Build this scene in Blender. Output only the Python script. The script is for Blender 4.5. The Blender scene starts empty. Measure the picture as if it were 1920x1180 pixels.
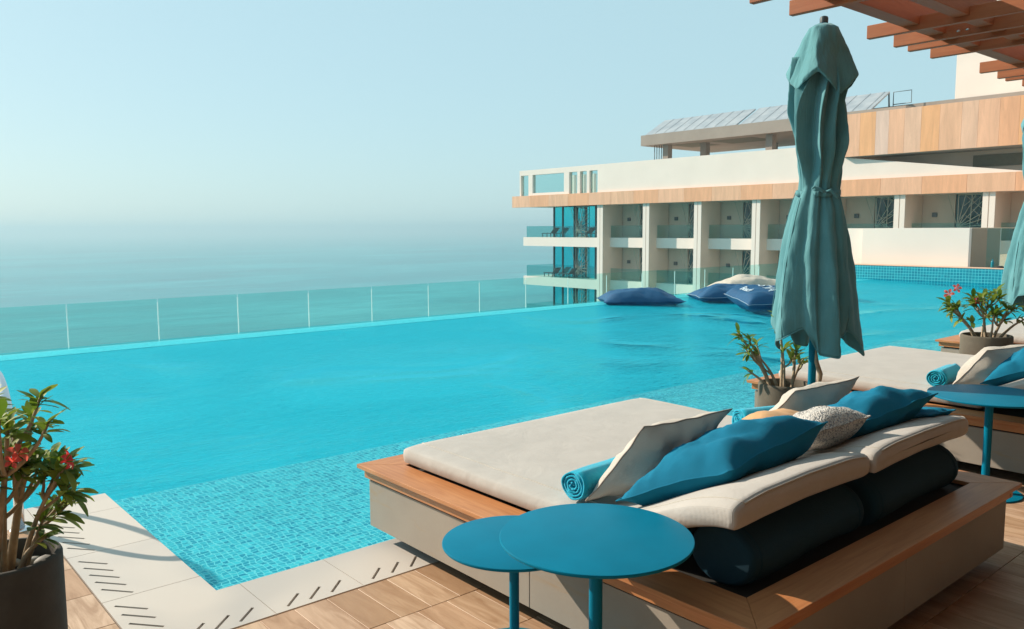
import bpy, bmesh, math, random
from mathutils import Vector, Matrix, Quaternion, noise
from mathutils.geometry import tessellate_polygon
R = math.radians
random.seed(7)
SC = bpy.context.scene
COL = SC.collection

# ------------------------------------------------------------------ camera
CAMZ = 1.6
cam_d = bpy.data.cameras.new('camera'); cam = bpy.data.objects.new('camera', cam_d); COL.objects.link(cam)
cam_d.sensor_width = 36.0; cam_d.lens = 36.0 * 1537.0 / 1920.0
cam_d.clip_start = 0.05; cam_d.clip_end = 120000
yaw, pit, rol = R(40.557), R(6.0137), R(-0.277)
fw = Vector((math.sin(yaw) * math.cos(pit), math.cos(yaw) * math.cos(pit), -math.sin(pit)))
rt = Vector((math.cos(yaw), -math.sin(yaw), 0)); up = rt.cross(fw)
rt, up = rt * math.cos(rol) + up * math.sin(rol), up * math.cos(rol) - rt * math.sin(rol)
cam.matrix_world = Matrix(((rt.x, up.x, -fw.x, 0), (rt.y, up.y, -fw.y, 0), (rt.z, up.z, -fw.z, CAMZ), (0, 0, 0, 1)))
SC.camera = cam

# ------------------------------------------------------------------ world, sun, exposure
SUN_AZ, SUN_EL = 114.0, 30.0          # azimuth counted from +X towards +Y
w = bpy.data.worlds.new('World'); SC.world = w; w.use_nodes = True
nt = w.node_tree; nt.nodes.clear()
sky = nt.nodes.new('ShaderNodeTexSky'); sky.sky_type = 'NISHITA'; sky.sun_disc = False
sky.sun_elevation = R(SUN_EL); sky.sun_rotation = R(90.0 - SUN_AZ)
sky.altitude = 0; sky.air_density = 1.0; sky.dust_density = 1.0; sky.ozone_density = 1.0
bg = nt.nodes.new('ShaderNodeBackground'); bg.inputs['Strength'].default_value = 0.1
wo = nt.nodes.new('ShaderNodeOutputWorld')
# humid sea air: the clear sky is veiled by an even pale cyan
veil = nt.nodes.new('ShaderNodeMix'); veil.data_type = 'RGBA'; veil.inputs[0].default_value = 0.76
veil.inputs[7].default_value = (4.25, 6.45, 7.0, 1)
nt.links.new(sky.outputs[0], veil.inputs[6]); nt.links.new(veil.outputs[2], bg.inputs[0]); nt.links.new(bg.outputs[0], wo.inputs[0])
sl = bpy.data.lights.new('sun', 'SUN'); sl.energy = 5.0; sl.angle = R(0.6); sl.color = (1.0, 0.86, 0.70)
so = bpy.data.objects.new('sun', sl); COL.objects.link(so)
SD = Vector((math.cos(R(SUN_AZ)) * math.cos(R(SUN_EL)), math.sin(R(SUN_AZ)) * math.cos(R(SUN_EL)), math.sin(R(SUN_EL))))
so.rotation_euler = SD.to_track_quat('Z', 'Y').to_euler(); so.location = (-5, 20, 15)
vs = SC.view_settings
vs.view_transform = 'Standard'; vs.look = 'None'; vs.exposure = 0.35; vs.gamma = 1.0; vs.use_curve_mapping = False
cy = SC.cycles
cy.use_denoising = True; cy.max_bounces = 8; cy.transparent_max_bounces = 24; cy.volume_bounces = 1
cy.sample_clamp_indirect = 6.0; cy.caustics_reflective = False; cy.caustics_refractive = False

# ------------------------------------------------------------------ material helpers
def new_mat(name):
    m = bpy.data.materials.new(name); m.use_nodes = True
    n = m.node_tree.nodes; n.clear()
    o = n.new('ShaderNodeOutputMaterial'); return m, m.node_tree, o
def ramp(t, fac, cols):
    r = t.nodes.new('ShaderNodeValToRGB'); e = r.color_ramp.elements
    e[0].position, e[0].color = cols[0][0], (*cols[0][1], 1); e[1].position, e[1].color = cols[-1][0], (*cols[-1][1], 1)
    for p, c in cols[1:-1]:
        k = e.new(p); k.color = (*c, 1)
    t.links.new(fac, r.inputs[0]); return r.outputs[0]
def coords(t, scale=(1, 1, 1), which='Object', rot=(0, 0, 0)):
    c = t.nodes.new('ShaderNodeTexCoord'); m = t.nodes.new('ShaderNodeMapping')
    m.inputs['Scale'].default_value = scale; m.inputs['Rotation'].default_value = rot
    t.links.new(c.outputs[which], m.inputs[0]); return m.outputs[0]
def noisetex(t, vec, scale, detail=4, rough=0.55, dist=0.0):
    n = t.nodes.new('ShaderNodeTexNoise'); n.inputs['Scale'].default_value = scale; n.inputs['Detail'].default_value = detail
    n.inputs['Roughness'].default_value = rough; n.inputs['Distortion'].default_value = dist
    t.links.new(vec, n.inputs['Vector']); return n.outputs['Fac']
def mixc(t, fac, a, b, mode='MIX'):
    m = t.nodes.new('ShaderNodeMix'); m.data_type = 'RGBA'; m.blend_type = mode
    for sck, v in ((m.inputs[0], fac), (m.inputs[6], a), (m.inputs[7], b)):
        if isinstance(v, (int, float)): sck.default_value = v
        elif isinstance(v, tuple): sck.default_value = (*v, 1)
        else: t.links.new(v, sck)
    return m.outputs[2]
def math_(t, op, a, b=None):
    m = t.nodes.new('ShaderNodeMath'); m.operation = op
    for i, v in enumerate((a, b)):
        if v is None: continue
        if isinstance(v, (int, float)): m.inputs[i].default_value = v
        else: t.links.new(v, m.inputs[i])
    return m.outputs[0]
def bump(t, h, strength=0.3, dist=0.01):
    b = t.nodes.new('ShaderNodeBump'); b.inputs['Strength'].default_value = strength; b.inputs['Distance'].default_value = dist
    t.links.new(h, b.inputs['Height']); return b.outputs[0]
def rnd(t):
    return t.nodes.new('ShaderNodeObjectInfo').outputs['Random']
def pbsdf(t, o, col, rough=0.5, metal=0.0, nrm=None, spec=0.5, **kw):
    p = t.nodes.new('ShaderNodeBsdfPrincipled')
    if isinstance(col, tuple): p.inputs['Base Color'].default_value = (*col, 1)
    else: t.links.new(col, p.inputs['Base Color'])
    if isinstance(rough, (int, float)): p.inputs['Roughness'].default_value = rough
    else: t.links.new(rough, p.inputs['Roughness'])
    p.inputs['Metallic'].default_value = metal; p.inputs['Specular IOR Level'].default_value = spec
    for k, v in kw.items(): p.inputs[k.replace('_', ' ')].default_value = v
    if nrm: t.links.new(nrm, p.inputs['Normal'])
    t.links.new(p.outputs[0], o.inputs['Surface']); return p
MAT = {}
def plain(name, col, rough=0.6, var=0.12, scale=6, metal=0.0, bmp=0.15, bscale=60, spec=0.4):
    m, t, o = new_mat(name); v = coords(t)
    n = noisetex(t, v, scale, 5)
    d = tuple(max(0, c * (1 - var)) for c in col); b = tuple(min(1, c * (1 + var)) for c in col)
    c = ramp(t, n, [(0.3, d), (0.7, b)])
    nb = noisetex(t, v, bscale, 3)
    pbsdf(t, o, c, rough, metal, bump(t, nb, bmp, 0.004), spec); MAT[name] = m; return m
def fabric(name, col, weave=420, rough=0.9, var=0.08, sheen=0.15, wr=0.35):
    m, t, o = new_mat(name); v = coords(t)
    wv = t.nodes.new('ShaderNodeTexWave'); wv.inputs['Scale'].default_value = weave / 6.28; wv.bands_direction = 'X'; t.links.new(v, wv.inputs[0])
    wv2 = t.nodes.new('ShaderNodeTexWave'); wv2.inputs['Scale'].default_value = weave / 6.28; wv2.bands_direction = 'Y'; t.links.new(v, wv2.inputs[0])
    wz = math_(t, 'ADD', wv.outputs['Fac'], wv2.outputs['Fac'])
    n = noisetex(t, v, 7, 6); fine = noisetex(t, v, 160, 3)
    c = ramp(t, n, [(0.25, tuple(x * (1 - var) for x in col)), (0.75, tuple(min(1, x * (1 + var)) for x in col))])
    c = mixc(t, math_(t, 'MULTIPLY', fine, 0.35), c, tuple(x * 0.72 for x in col))
    big = noisetex(t, v, 5, 3, 0.6, 0.8)
    h = math_(t, 'ADD', math_(t, 'MULTIPLY', wz, 0.09), math_(t, 'ADD', math_(t, 'MULTIPLY', fine, 0.12), math_(t, 'MULTIPLY', big, 1.6)))
    p = pbsdf(t, o, c, rough, 0, bump(t, h, wr, 0.02), 0.25)
    p.inputs['Sheen Weight'].default_value = sheen; MAT[name] = m; return m
def wood(name, a, b, axis=1, rough=0.45, rings=3.0):
    m, t, o = new_mat(name)
    sc = [14, 14, 14]; sc[axis] = 0.9
    v = coords(t, tuple(sc))
    n = noisetex(t, v, 2.2, 6, 0.6, 1.2)
    n2 = noisetex(t, coords(t, tuple(s * 6 for s in sc)), 3, 3)
    big = noisetex(t, coords(t), 2.5, 2)
    c = ramp(t, n, [(0.3, a), (0.5, tuple((x + y) / 2 for x, y in zip(a, b))), (0.72, b)])
    c = mixc(t, math_(t, 'MULTIPLY', n2, 0.3), c, tuple(x * 0.6 for x in a))
    c = mixc(t, 0.25, c, ramp(t, big, [(0.3, a), (0.7, b)]))
    h = math_(t, 'ADD', n, math_(t, 'MULTIPLY', n2, 0.4))
    pbsdf(t, o, c, rough, 0, bump(t, h, 0.18, 0.004), 0.4); MAT[name] = m; return m

fabric('linen', (0.49, 0.46, 0.425), weave=380, wr=0.28)
fabric('linen_pillow', (0.58, 0.54, 0.475), weave=1100, wr=0.45)
fabric('teal_cloth', (0.0, 0.20, 0.35), weave=1500, rough=0.8, wr=0.5, sheen=0.0)
fabric('bolster_cloth', (0.006, 0.042, 0.07), weave=900, rough=0.85, wr=0.7, sheen=0.0)
m, t, o = new_mat('canopy_cloth')
v = coords(t); n = noisetex(t, v, 6, 5); fine = noisetex(t, v, 220, 3); cr = noisetex(t, coords(t, (22, 22, 2.2)), 1.0, 4, 0.6, 1.0)
c = ramp(t, n, [(0.25, (0.085, 0.255, 0.285)), (0.75, (0.125, 0.315, 0.345))])
c = mixc(t, math_(t, 'MULTIPLY', fine, 0.3), c, (0.05, 0.18, 0.20))
h = math_(t, 'ADD', math_(t, 'MULTIPLY', fine, 0.10), math_(t, 'MULTIPLY', cr, 1.0))
p = pbsdf(t, o, c, 0.85, 0, bump(t, h, 0.55, 0.012), 0.2); p.inputs['Sheen Weight'].default_value = 0.15; MAT['canopy_cloth'] = m
fabric('towel_cloth', (0.0, 0.46, 0.66), weave=700, rough=1.0, wr=0.5, sheen=0.3)
fabric('tan_cloth', (0.62, 0.36, 0.17), weave=300, wr=0.5)
fabric('navy_cloth', (0.0, 0.08, 0.20), weave=500, rough=0.55, wr=0.5, sheen=0.02)
fabric('cream_cloth', (0.62, 0.57, 0.48), weave=500, wr=0.9)
wood('teak', (0.40, 0.145, 0.05), (0.66, 0.31, 0.13), axis=1)
wood('teak_cross', (0.38, 0.135, 0.045), (0.62, 0.28, 0.115), axis=0)
wood('pergola_wood', (0.30, 0.085, 0.028), (0.42, 0.14, 0.05), axis=1, rough=0.6)
wood('pergola_wood_cross', (0.28, 0.08, 0.026), (0.40, 0.13, 0.045), axis=0, rough=0.6)
m, t, o = new_mat('base_stone')
v = coords(t); n = noisetex(t, v, 3, 6); st = noisetex(t, coords(t, (1.2, 1.2, 7.0), rot=(0.12, 0.0, 0.0)), 1.6, 4, 0.6, 0.8); fi = noisetex(t, v, 110, 3)
c = ramp(t, n, [(0.3, (0.325, 0.285, 0.24)), (0.7, (0.385, 0.34, 0.285))])
c = mixc(t, ramp(t, st, [(0.60, (0, 0, 0)), (0.74, (0.55, 0.55, 0.55))]), c, (0.40, 0.27, 0.15))
c = mixc(t, math_(t, 'MULTIPLY', fi, 0.25), c, (0.22, 0.19, 0.16))
pbsdf(t, o, c, 0.7, 0, bump(t, fi, 0.12, 0.003), 0.35); MAT['base_stone'] = m
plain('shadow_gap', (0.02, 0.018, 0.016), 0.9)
plain('pot_clay_shade', (0.05, 0.045, 0.038), 0.75, 0.2, 9, bmp=0.3)  # darker clay copy, the left pot's shade mixed into its colour
plain('pot_clay', (0.105, 0.09, 0.065), 0.75, 0.2, 9, bmp=0.3)
plain('soil', (0.03, 0.022, 0.016), 0.95, 0.4, 30, bmp=0.8)
plain('pebble', (0.33, 0.33, 0.32), 0.7, 0.3, 14)
plain('pebble_tan', (0.5, 0.36, 0.24), 0.7, 0.3, 14)
plain('table_paint', (0.0, 0.17, 0.285), 0.45, 0.09, 5, bmp=0.05, bscale=300, spec=0.08)
plain('steel', (0.72, 0.70, 0.72), 0.22, 0.03, 3, metal=1.0, bmp=0.02)
plain('bolt_steel', (0.5, 0.5, 0.5), 0.35, 0.03, 3, metal=1.0)
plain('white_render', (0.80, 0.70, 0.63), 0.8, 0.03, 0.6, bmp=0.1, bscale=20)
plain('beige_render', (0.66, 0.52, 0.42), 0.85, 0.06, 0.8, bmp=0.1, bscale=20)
plain('tan_render', (0.34, 0.26, 0.19), 0.85, 0.06, 0.8)
plain('roof_concrete', (0.34, 0.285, 0.245), 0.85, 0.08, 0.7)
plain('soffit', (0.36, 0.33, 0.29), 0.85, 0.08, 0.7)
plain('dark_metal', (0.03, 0.05, 0.055), 0.5, 0.1)
plain('frame_metal', (0.16, 0.18, 0.19), 0.5, 0.1, metal=0.6)
plain('screen_metal', (0.42, 0.38, 0.31), 0.6, 0.1)
plain('grey_recess', (0.16, 0.15, 0.11), 0.8, 0.1)
plain('lettering', (0.50, 0.62, 0.70), 0.7, 0.05)
plain('bark', (0.36, 0.28, 0.19), 0.85, 0.3, 22, bmp=0.6, bscale=90)
plain('seal', (0.62, 0.72, 0.72), 0.4, 0.05)
plain('water_bottle', (0.0, 0.20, 0.27), 0.3, 0.05)
plain('black_rubber', (0.012, 0.012, 0.014), 0.6, 0.1)
for i, c in enumerate(((0.76, 0.39, 0.22), (0.78, 0.44, 0.28), (0.74, 0.46, 0.32), (0.80, 0.41, 0.20), (0.75, 0.43, 0.27), (0.70, 0.49, 0.40))):
    m, t, o = new_mat('travertine%d' % i)
    v = coords(t, (1, 1, 0.12)); n = noisetex(t, v, 3.0, 6, 0.65, 0.6); n2 = noisetex(t, coords(t, (1, 1, 0.3)), 18, 3)
    cc = ramp(t, n, [(0.3, tuple(x * 0.82 for x in c)), (0.7, tuple(min(1, x * 1.12) for x in c))])
    cc = mixc(t, math_(t, 'MULTIPLY', n2, 0.25), cc, tuple(x * 0.7 for x in c))
    pbsdf(t, o, cc, 0.7, 0, bump(t, n, 0.15, 0.02)); MAT['travertine%d' % i] = m
def leaf_mat(name, a, b):
    m, t, o = new_mat(name); r = rnd(t)
    n = noisetex(t, coords(t), 20, 3)
    c = ramp(t, math_(t, 'ADD', math_(t, 'MULTIPLY', r, 0.7), math_(t, 'MULTIPLY', n, 0.3)), [(0.1, a), (0.9, b)])
    p = pbsdf(t, o, c, 0.55, 0, None, 0.25)
    tr = t.nodes.new('ShaderNodeBsdfTranslucent'); t.links.new(mixc(t, 0.5, c, (0.25, 0.4, 0.03)) if 'leaf' in name else c, tr.inputs[0])
    mx = t.nodes.new('ShaderNodeMixShader'); mx.inputs[0].default_value = 0.3 if 'leaf' in name else 0.55
    t.links.new(p.outputs[0], mx.inputs[1]); t.links.new(tr.outputs[0], mx.inputs[2]); t.links.new(mx.outputs[0], o.inputs['Surface']); MAT[name] = m
leaf_mat('leaf_green', (0.035, 0.125, 0.02), (0.32, 0.35, 0.05))
leaf_mat('petal', (0.75, 0.05, 0.05), (0.88, 0.20, 0.15))

def thin_fresnel(t, ior, nrm=None):
    # same reflectance from either side of a thin sheet
    fr = t.nodes.new('ShaderNodeFresnel'); g = t.nodes.new('ShaderNodeNewGeometry')
    k = t.nodes.new('ShaderNodeMix'); k.data_type = 'FLOAT'; k.inputs[2].default_value = ior; k.inputs[3].default_value = 1.0 / ior
    t.links.new(g.outputs['Backfacing'], k.inputs[0]); t.links.new(k.outputs[0], fr.inputs[0])
    if nrm: t.links.new(nrm, fr.inputs['Normal'])
    return fr.outputs[0]
def glass_mat(name, tint, refl=1.0, rough=0.0, gloss=(0.9, 0.97, 0.97)):
    m, t, o = new_mat(name)
    tr = t.nodes.new('ShaderNodeBsdfTransparent'); tr.inputs[0].default_value = (*tint, 1)
    gl = t.nodes.new('ShaderNodeBsdfGlossy'); gl.inputs[0].default_value = (*gloss, 1); gl.inputs['Roughness'].default_value = rough
    fr = thin_fresnel(t, 1.45)
    mx = t.nodes.new('ShaderNodeMixShader'); t.links.new(math_(t, 'MULTIPLY', fr, refl), mx.inputs[0])
    t.links.new(tr.outputs[0], mx.inputs[1]); t.links.new(gl.outputs[0], mx.inputs[2]); t.links.new(mx.outputs[0], o.inputs['Surface']); MAT[name] = m
glass_mat('fence_glass', (0.79, 0.955, 0.94), 0.4)
glass_mat('balcony_glass', (0.74, 0.90, 0.90), 0.7)
m, t, o = new_mat('window_glass'); pbsdf(t, o, (0.02, 0.52, 0.62), 0.08, 0.85, None, 0.9); MAT['window_glass'] = m
m, t, o = new_mat('door_glass'); pbsdf(t, o, (0.0, 0.055, 0.06), 0.1, 0, None, 0.6); MAT['door_glass'] = m
m, t, o = new_mat('solar_sheet')
v = coords(t, (1, 1, 1)); n = noisetex(t, v, 1.2, 4); pbsdf(t, o, ramp(t, n, [(0.3, (0.27, 0.30, 0.33)), (0.7, (0.42, 0.44, 0.46))]), 0.3, 0, None, 0.6); MAT['solar_sheet'] = m

# wood-look porcelain deck boards
m, t, o = new_mat('deck_board')
r = rnd(t)
v = t.nodes.new('ShaderNodeMapping'); tc = t.nodes.new('ShaderNodeTexCoord'); t.links.new(tc.outputs['Object'], v.inputs[0])
cx = t.nodes.new('ShaderNodeCombineXYZ'); t.links.new(math_(t, 'MULTIPLY', r, 37.0), cx.inputs[0]); t.links.new(math_(t, 'MULTIPLY', r, 91.0), cx.inputs[1])
t.links.new(cx.outputs[0], v.inputs['Location']); v.inputs['Scale'].default_value = (16, 2.4, 1)
n = noisetex(t, v.outputs[0], 1.0, 6, 0.6, 1.5)
base = ramp(t, r, [(0.0, (0.40, 0.24, 0.135)), (0.3, (0.64, 0.45, 0.30)), (0.5, (0.50, 0.31, 0.19)), (0.75, (0.66, 0.47, 0.33)), (1.0, (0.50, 0.31, 0.19))])
c = mixc(t, ramp(t, n, [(0.38, (0.05, 0.05, 0.05)), (0.66, (0.75, 0.75, 0.75))]), base, (0.30, 0.16, 0.08))
pbsdf(t, o, c, 0.5, 0, bump(t, n, 0.1, 0.003), 0.4); MAT['deck_board'] = m
# coping stone with soft greyer blotches
m, t, o = new_mat('coping_stone')
v = coords(t, which='Generated')
g = t.nodes.new('ShaderNodeNewGeometry')
n = noisetex(t, g.outputs['Position'], 1.3, 2, 0.4, 0.6); n2 = noisetex(t, g.outputs['Position'], 60, 4)
c = ramp(t, n, [(0.42, (0.58, 0.525, 0.47)), (0.60, (0.47, 0.44, 0.41))])
c = mixc(t, math_(t, 'MULTIPLY', n2, 0.18), c, (0.40, 0.36, 0.31))
pbsdf(t, o, c, 0.6, 0, bump(t, n2, 0.08, 0.003), 0.4); MAT['coping_stone'] = m
# pool mosaic
def mosaic(name, c1, c2, grout, scale, wob=0.0, axis=None, mort=0.07):
    m, t, o = new_mat(name); g = t.nodes.new('ShaderNodeNewGeometry')
    pos = g.outputs['Position']
    if axis == 'x':       # a wall facing along x: use (y, z)
        s = t.nodes.new('ShaderNodeSeparateXYZ'); t.links.new(pos, s.inputs[0]); k = t.nodes.new('ShaderNodeCombineXYZ')
        t.links.new(s.outputs[1], k.inputs[0]); t.links.new(s.outputs[2], k.inputs[1]); pos = k.outputs[0]
    b = t.nodes.new('ShaderNodeTexBrick'); b.offset = 0; b.squash = 1
    b.inputs['Scale'].default_value = 1; b.inputs['Brick Width'].default_value = scale; b.inputs['Row Height'].default_value = scale
    b.inputs['Mortar Size'].default_value = scale * mort; b.inputs['Mortar Smooth'].default_value = 0.3; b.inputs['Bias'].default_value = 0.0
    b.inputs['Color1'].default_value = (*c1, 1); b.inputs['Color2'].default_value = (*c2, 1); b.inputs['Mortar'].default_value = (*grout, 1)
    if wob:
        nn = t.nodes.new('ShaderNodeTexNoise'); nn.inputs['Scale'].default_value = 16; nn.inputs['Detail'].default_value = 4; t.links.new(pos, nn.inputs['Vector'])
        vm = t.nodes.new('ShaderNodeVectorMath'); vm.operation = 'MULTIPLY_ADD'; vm.inputs[1].default_value = (wob,) * 3
        t.links.new(nn.outputs['Color'], vm.inputs[0]); t.links.new(pos, vm.inputs[2]); pos = vm.outputs[0]
    t.links.new(pos, b.inputs['Vector'])
    pbsdf(t, o, b.outputs['Color'], 0.35, 0, None, 0.4); MAT[name] = m
mosaic('mosaic_shallow', (0.0, 0.21, 0.33), (0.15, 0.57, 0.63), (0.46, 0.67, 0.68), 0.034, 0.055, None, 0.11)
mosaic('mosaic_deep', (0.0, 0.39, 0.49), (0.0, 0.45, 0.55), (0.0, 0.49, 0.57), 0.0315, 0.03)
mosaic('mosaic_rim', (0.16, 0.62, 0.68), (0.28, 0.74, 0.78), (0.5, 0.84, 0.84), 0.0315, 0.03)
mosaic('mosaic_wall', (0.0, 0.20, 0.30), (0.0, 0.28, 0.38), (0.12, 0.62, 0.68), 0.085, 0, 'x')
# pool water: clear tinted film with ripples
m, t, o = new_mat('pool_water')
g = t.nodes.new('ShaderNodeNewGeometry')
mp = t.nodes.new('ShaderNodeMapping'); mp.inputs['Rotation'].default_value = (0, 0, R(-25)); mp.inputs['Scale'].default_value = (1.0, 2.4, 1); t.links.new(g.outputs['Position'], mp.inputs[0])
n1 = noisetex(t, mp.outputs[0], 2.2, 3, 0.5, 0.5); n2 = noisetex(t, mp.outputs[0], 9.0, 3, 0.55, 0.6)
h = math_(t, 'ADD', math_(t, 'MULTIPLY', n1, 1.0), math_(t, 'MULTIPLY', n2, 0.5))
gust = noisetex(t, g.outputs['Position'], 0.45, 2, 0.5, 0.8)
h = math_(t, 'MULTIPLY', h, math_(t, 'ADD', math_(t, 'MULTIPLY', gust, 4.0), -1.25))
nb = bump(t, h, 1.0, 0.11)
tr = t.nodes.new('ShaderNodeBsdfTransparent'); tr.inputs[0].default_value = (0.52, 0.93, 0.97, 1)
gl = t.nodes.new('ShaderNodeBsdfGlossy'); gl.inputs['Roughness'].default_value = 0.06; gl.inputs[0].default_value = (0.25, 0.89, 1.0, 1); t.links.new(nb, gl.inputs['Normal'])
fr = thin_fresnel(t, 1.33, nb)
mx = t.nodes.new('ShaderNodeMixShader'); t.links.new(math_(t, 'MULTIPLY', fr, 0.8), mx.inputs[0]); t.links.new(tr.outputs[0], mx.inputs[1]); t.links.new(gl.outputs[0], mx.inputs[2])
t.links.new(mx.outputs[0], o.inputs['Surface']); MAT['pool_water'] = m
# sea
m, t, o = new_mat('sea_water')
g = t.nodes.new('ShaderNodeNewGeometry')
mp = t.nodes.new('ShaderNodeMapping'); mp.inputs['Rotation'].default_value = (0, 0, R(40)); mp.inputs['Scale'].default_value = (1, 3, 1); t.links.new(g.outputs['Position'], mp.inputs[0])
n1 = noisetex(t, mp.outputs[0], 0.12, 6, 0.6, 0.5); n2 = noisetex(t, mp.outputs[0], 0.004, 4, 0.55, 0.8)
n3 = noisetex(t, mp.outputs[0], 0.035, 6, 0.65, 0.8)
c = ramp(t, math_(t, 'ADD', math_(t, 'MULTIPLY', n2, 0.6), math_(t, 'MULTIPLY', n3, 0.4)), [(0.32, (0.0, 0.14, 0.185)), (0.5, (0.0, 0.25, 0.29)), (0.68, (0.06, 0.42, 0.46))])
pbsdf(t, o, c, 0.32, 0, bump(t, n1, 0.6, 1.2), 0.5); MAT['sea_water'] = m
# knitted black-and-white pillow
m, t, o = new_mat('knit_cloth')
v = coords(t); b = t.nodes.new('ShaderNodeTexVoronoi'); b.inputs['Scale'].default_value = 130; t.links.new(v, b.inputs['Vector'])
c = ramp(t, b.outputs['Distance'], [(0.45, (0.64, 0.61, 0.56)), (0.75, (0.26, 0.27, 0.28))])
pbsdf(t, o, c, 0.95, 0, bump(t, b.outputs['Distance'], 0.8, -0.006), 0.2); MAT['knit_cloth'] = m

# ------------------------------------------------------------------ object helpers
ORG = {}
def tag(o, label=None, cat=None, group=None, kind=None):
    if label: o['label'] = label
    if cat: o['category'] = cat
    if group: o['group'] = group
    if kind: o['kind'] = kind
    return o
def empty(name, loc, label, cat, group=None):
    o = bpy.data.objects.new(name, None); COL.objects.link(o); o.location = loc; o.empty_display_size = 0.1
    ORG[o.name] = Vector(loc); return tag(o, label, cat, group)
def mk(name, verts, faces, mat, parent=None, smooth=False, loc=None):
    """verts in world space; a child is stored relative to its thing, a top-level mesh relative to loc"""
    org = ORG[parent.name] if parent else Vector(loc or (0, 0, 0))
    me = bpy.data.meshes.new(name); me.from_pydata([tuple(Vector(v) - org) for v in verts], [], faces); me.update()
    if smooth: me.polygons.foreach_set('use_smooth', [True] * len(me.polygons))
    me.materials.append(MAT[mat] if isinstance(mat, str) else mat)
    o = bpy.data.objects.new(name, me); COL.objects.link(o)
    if parent: o.parent = parent
    else: o.location = org
    ORG[o.name] = org
    return o
def fromb(name, bm, mat, parent=None, smooth=False, loc=None):
    bm.normal_update(); vs_ = [v.co.copy() for v in bm.verts]; bm.verts.index_update()
    fs = [[v.index for v in f.verts] for f in bm.faces]; bm.free()
    return mk(name, vs_, fs, mat, parent, smooth, loc)
def bbox(bm, x0, x1, y0, y1, z0, z1, bev=0.0, seg=1):
    b = bmesh.new() if bev else bm
    vs_ = [b.verts.new(p) for p in ((x0, y0, z0), (x1, y0, z0), (x1, y1, z0), (x0, y1, z0), (x0, y0, z1), (x1, y0, z1), (x1, y1, z1), (x0, y1, z1))]
    for f in ((0, 3, 2, 1), (4, 5, 6, 7), (0, 1, 5, 4), (1, 2, 6, 5), (2, 3, 7, 6), (3, 0, 4, 7)): b.faces.new([vs_[i] for i in f])
    if bev:
        bmesh.ops.bevel(b, geom=b.edges[:], offset=bev, segments=seg, affect='EDGES', profile=0.5)
        me = bpy.data.meshes.new('tmp'); b.to_mesh(me); b.free(); bm.from_mesh(me); bpy.data.meshes.remove(me)
    return bm
def box(name, x0, x1, y0, y1, z0, z1, mat, parent=None, bev=0.0, seg=1, loc=None):
    return fromb(name, bbox(bmesh.new(), x0, x1, y0, y1, z0, z1, bev, seg), mat, parent, False, loc)
def tube_vf(pts, rad, n=10, caps=True, off=0):
    pts = [Vector(p) for p in pts]; V = []; F = []
    rad = rad if isinstance(rad, (list, tuple)) else [rad] * len(pts)
    ref = Vector((0.123, 0.31, 0.9)).normalized(); prev = None
    for i, p in enumerate(pts):
        tg = (pts[min(i + 1, len(pts) - 1)] - pts[max(i - 1, 0)]).normalized()
        a = (prev if prev else ref); a = (a - tg * a.dot(tg))
        if a.length < 1e-4: a = Vector((1, 0, 0)) - tg * tg.x
        a.normalize(); prev = a; b = tg.cross(a)
        for k in range(n):
            an = 2 * math.pi * k / n; V.append(p + (a * math.cos(an) + b * math.sin(an)) * rad[i])
    for i in range(len(pts) - 1):
        for k in range(n):
            F.append([off + i * n + k, off + i * n + (k + 1) % n, off + (i + 1) * n + (k + 1) % n, off + (i + 1) * n + k])
    if caps:
        F.append([off + k for k in range(n)][::-1]); F.append([off + (len(pts) - 1) * n + k for k in range(n)])
    return V, F
def tube(name, pts, rad, mat, parent=None, n=10, loc=None):
    V, F = tube_vf(pts, rad, n); return mk(name, V, F, mat, parent, True, loc)
def lathe(name, prof, c, mat, parent=None, n=40, smooth=True, loc=None):
    V = []; F = []
    for r_, z_ in prof:
        for k in range(n):
            a = 2 * math.pi * k / n; V.append((c[0] + r_ * math.cos(a), c[1] + r_ * math.sin(a), c[2] + z_))
    for i in range(len(prof) - 1):
        for k in range(n): F.append([i * n + k, i * n + (k + 1) % n, (i + 1) * n + (k + 1) % n, (i + 1) * n + k])
    F.append(list(range(n))[::-1]); F.append([(len(prof) - 1) * n + k for k in range(n)])
    o = mk(name, V, F, mat, parent, smooth, loc)
    return o
def autosmooth(o, ang=35):
    me = o.data; bm = bmesh.new(); bm.from_mesh(me)
    for e in bm.edges:
        e.smooth = not (len(e.link_faces) == 2 and e.calc_face_angle(0) > R(ang))
    for f in bm.faces: f.smooth = True
    bm.to_mesh(me); bm.free(); return o
def copy_tree(o, parent=None):
    c = o.copy(); COL.objects.link(c); c.parent = parent
    for ch in list(o.children): copy_tree(ch, c)
    return c
def prism(name, poly, z0, z1, mat, parent=None, bev=0.0, loc=None):
    b = bmesh.new(); lo = [b.verts.new((x, y, z0)) for x, y in poly]; hi = [b.verts.new((x, y, z1)) for x, y in poly]
    b.faces.new(lo[::-1]); b.faces.new(hi); n = len(poly)
    for i in range(n): b.faces.new((lo[i], lo[(i + 1) % n], hi[(i + 1) % n], hi[i]))
    if bev: bmesh.ops.bevel(b, geom=b.edges[:], offset=bev, segments=2, affect='EDGES', profile=0.5)
    return fromb(name, b, mat, parent, False, loc)

# ================================================================== LARGE STRUCTURE
SEA = -28.0
tag(mk('sea', [(-29000, -29000, SEA), (29000, -29000, SEA), (29000, 29000, SEA), (-29000, 29000, SEA)], [[0, 1, 2, 3]], 'sea_water'), kind='structure')
PX0, PX1 = -12.0, 25.3          # pool extent in x
PYN, PYB, PYR, PYE = 3.515, 5.46, 12.12, 12.66   # near edge, bench edge, rim, infinity edge
XL, YL = 1.262, 5.317           # corner of the peninsula of paving at the left
WZ = -0.028
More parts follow.
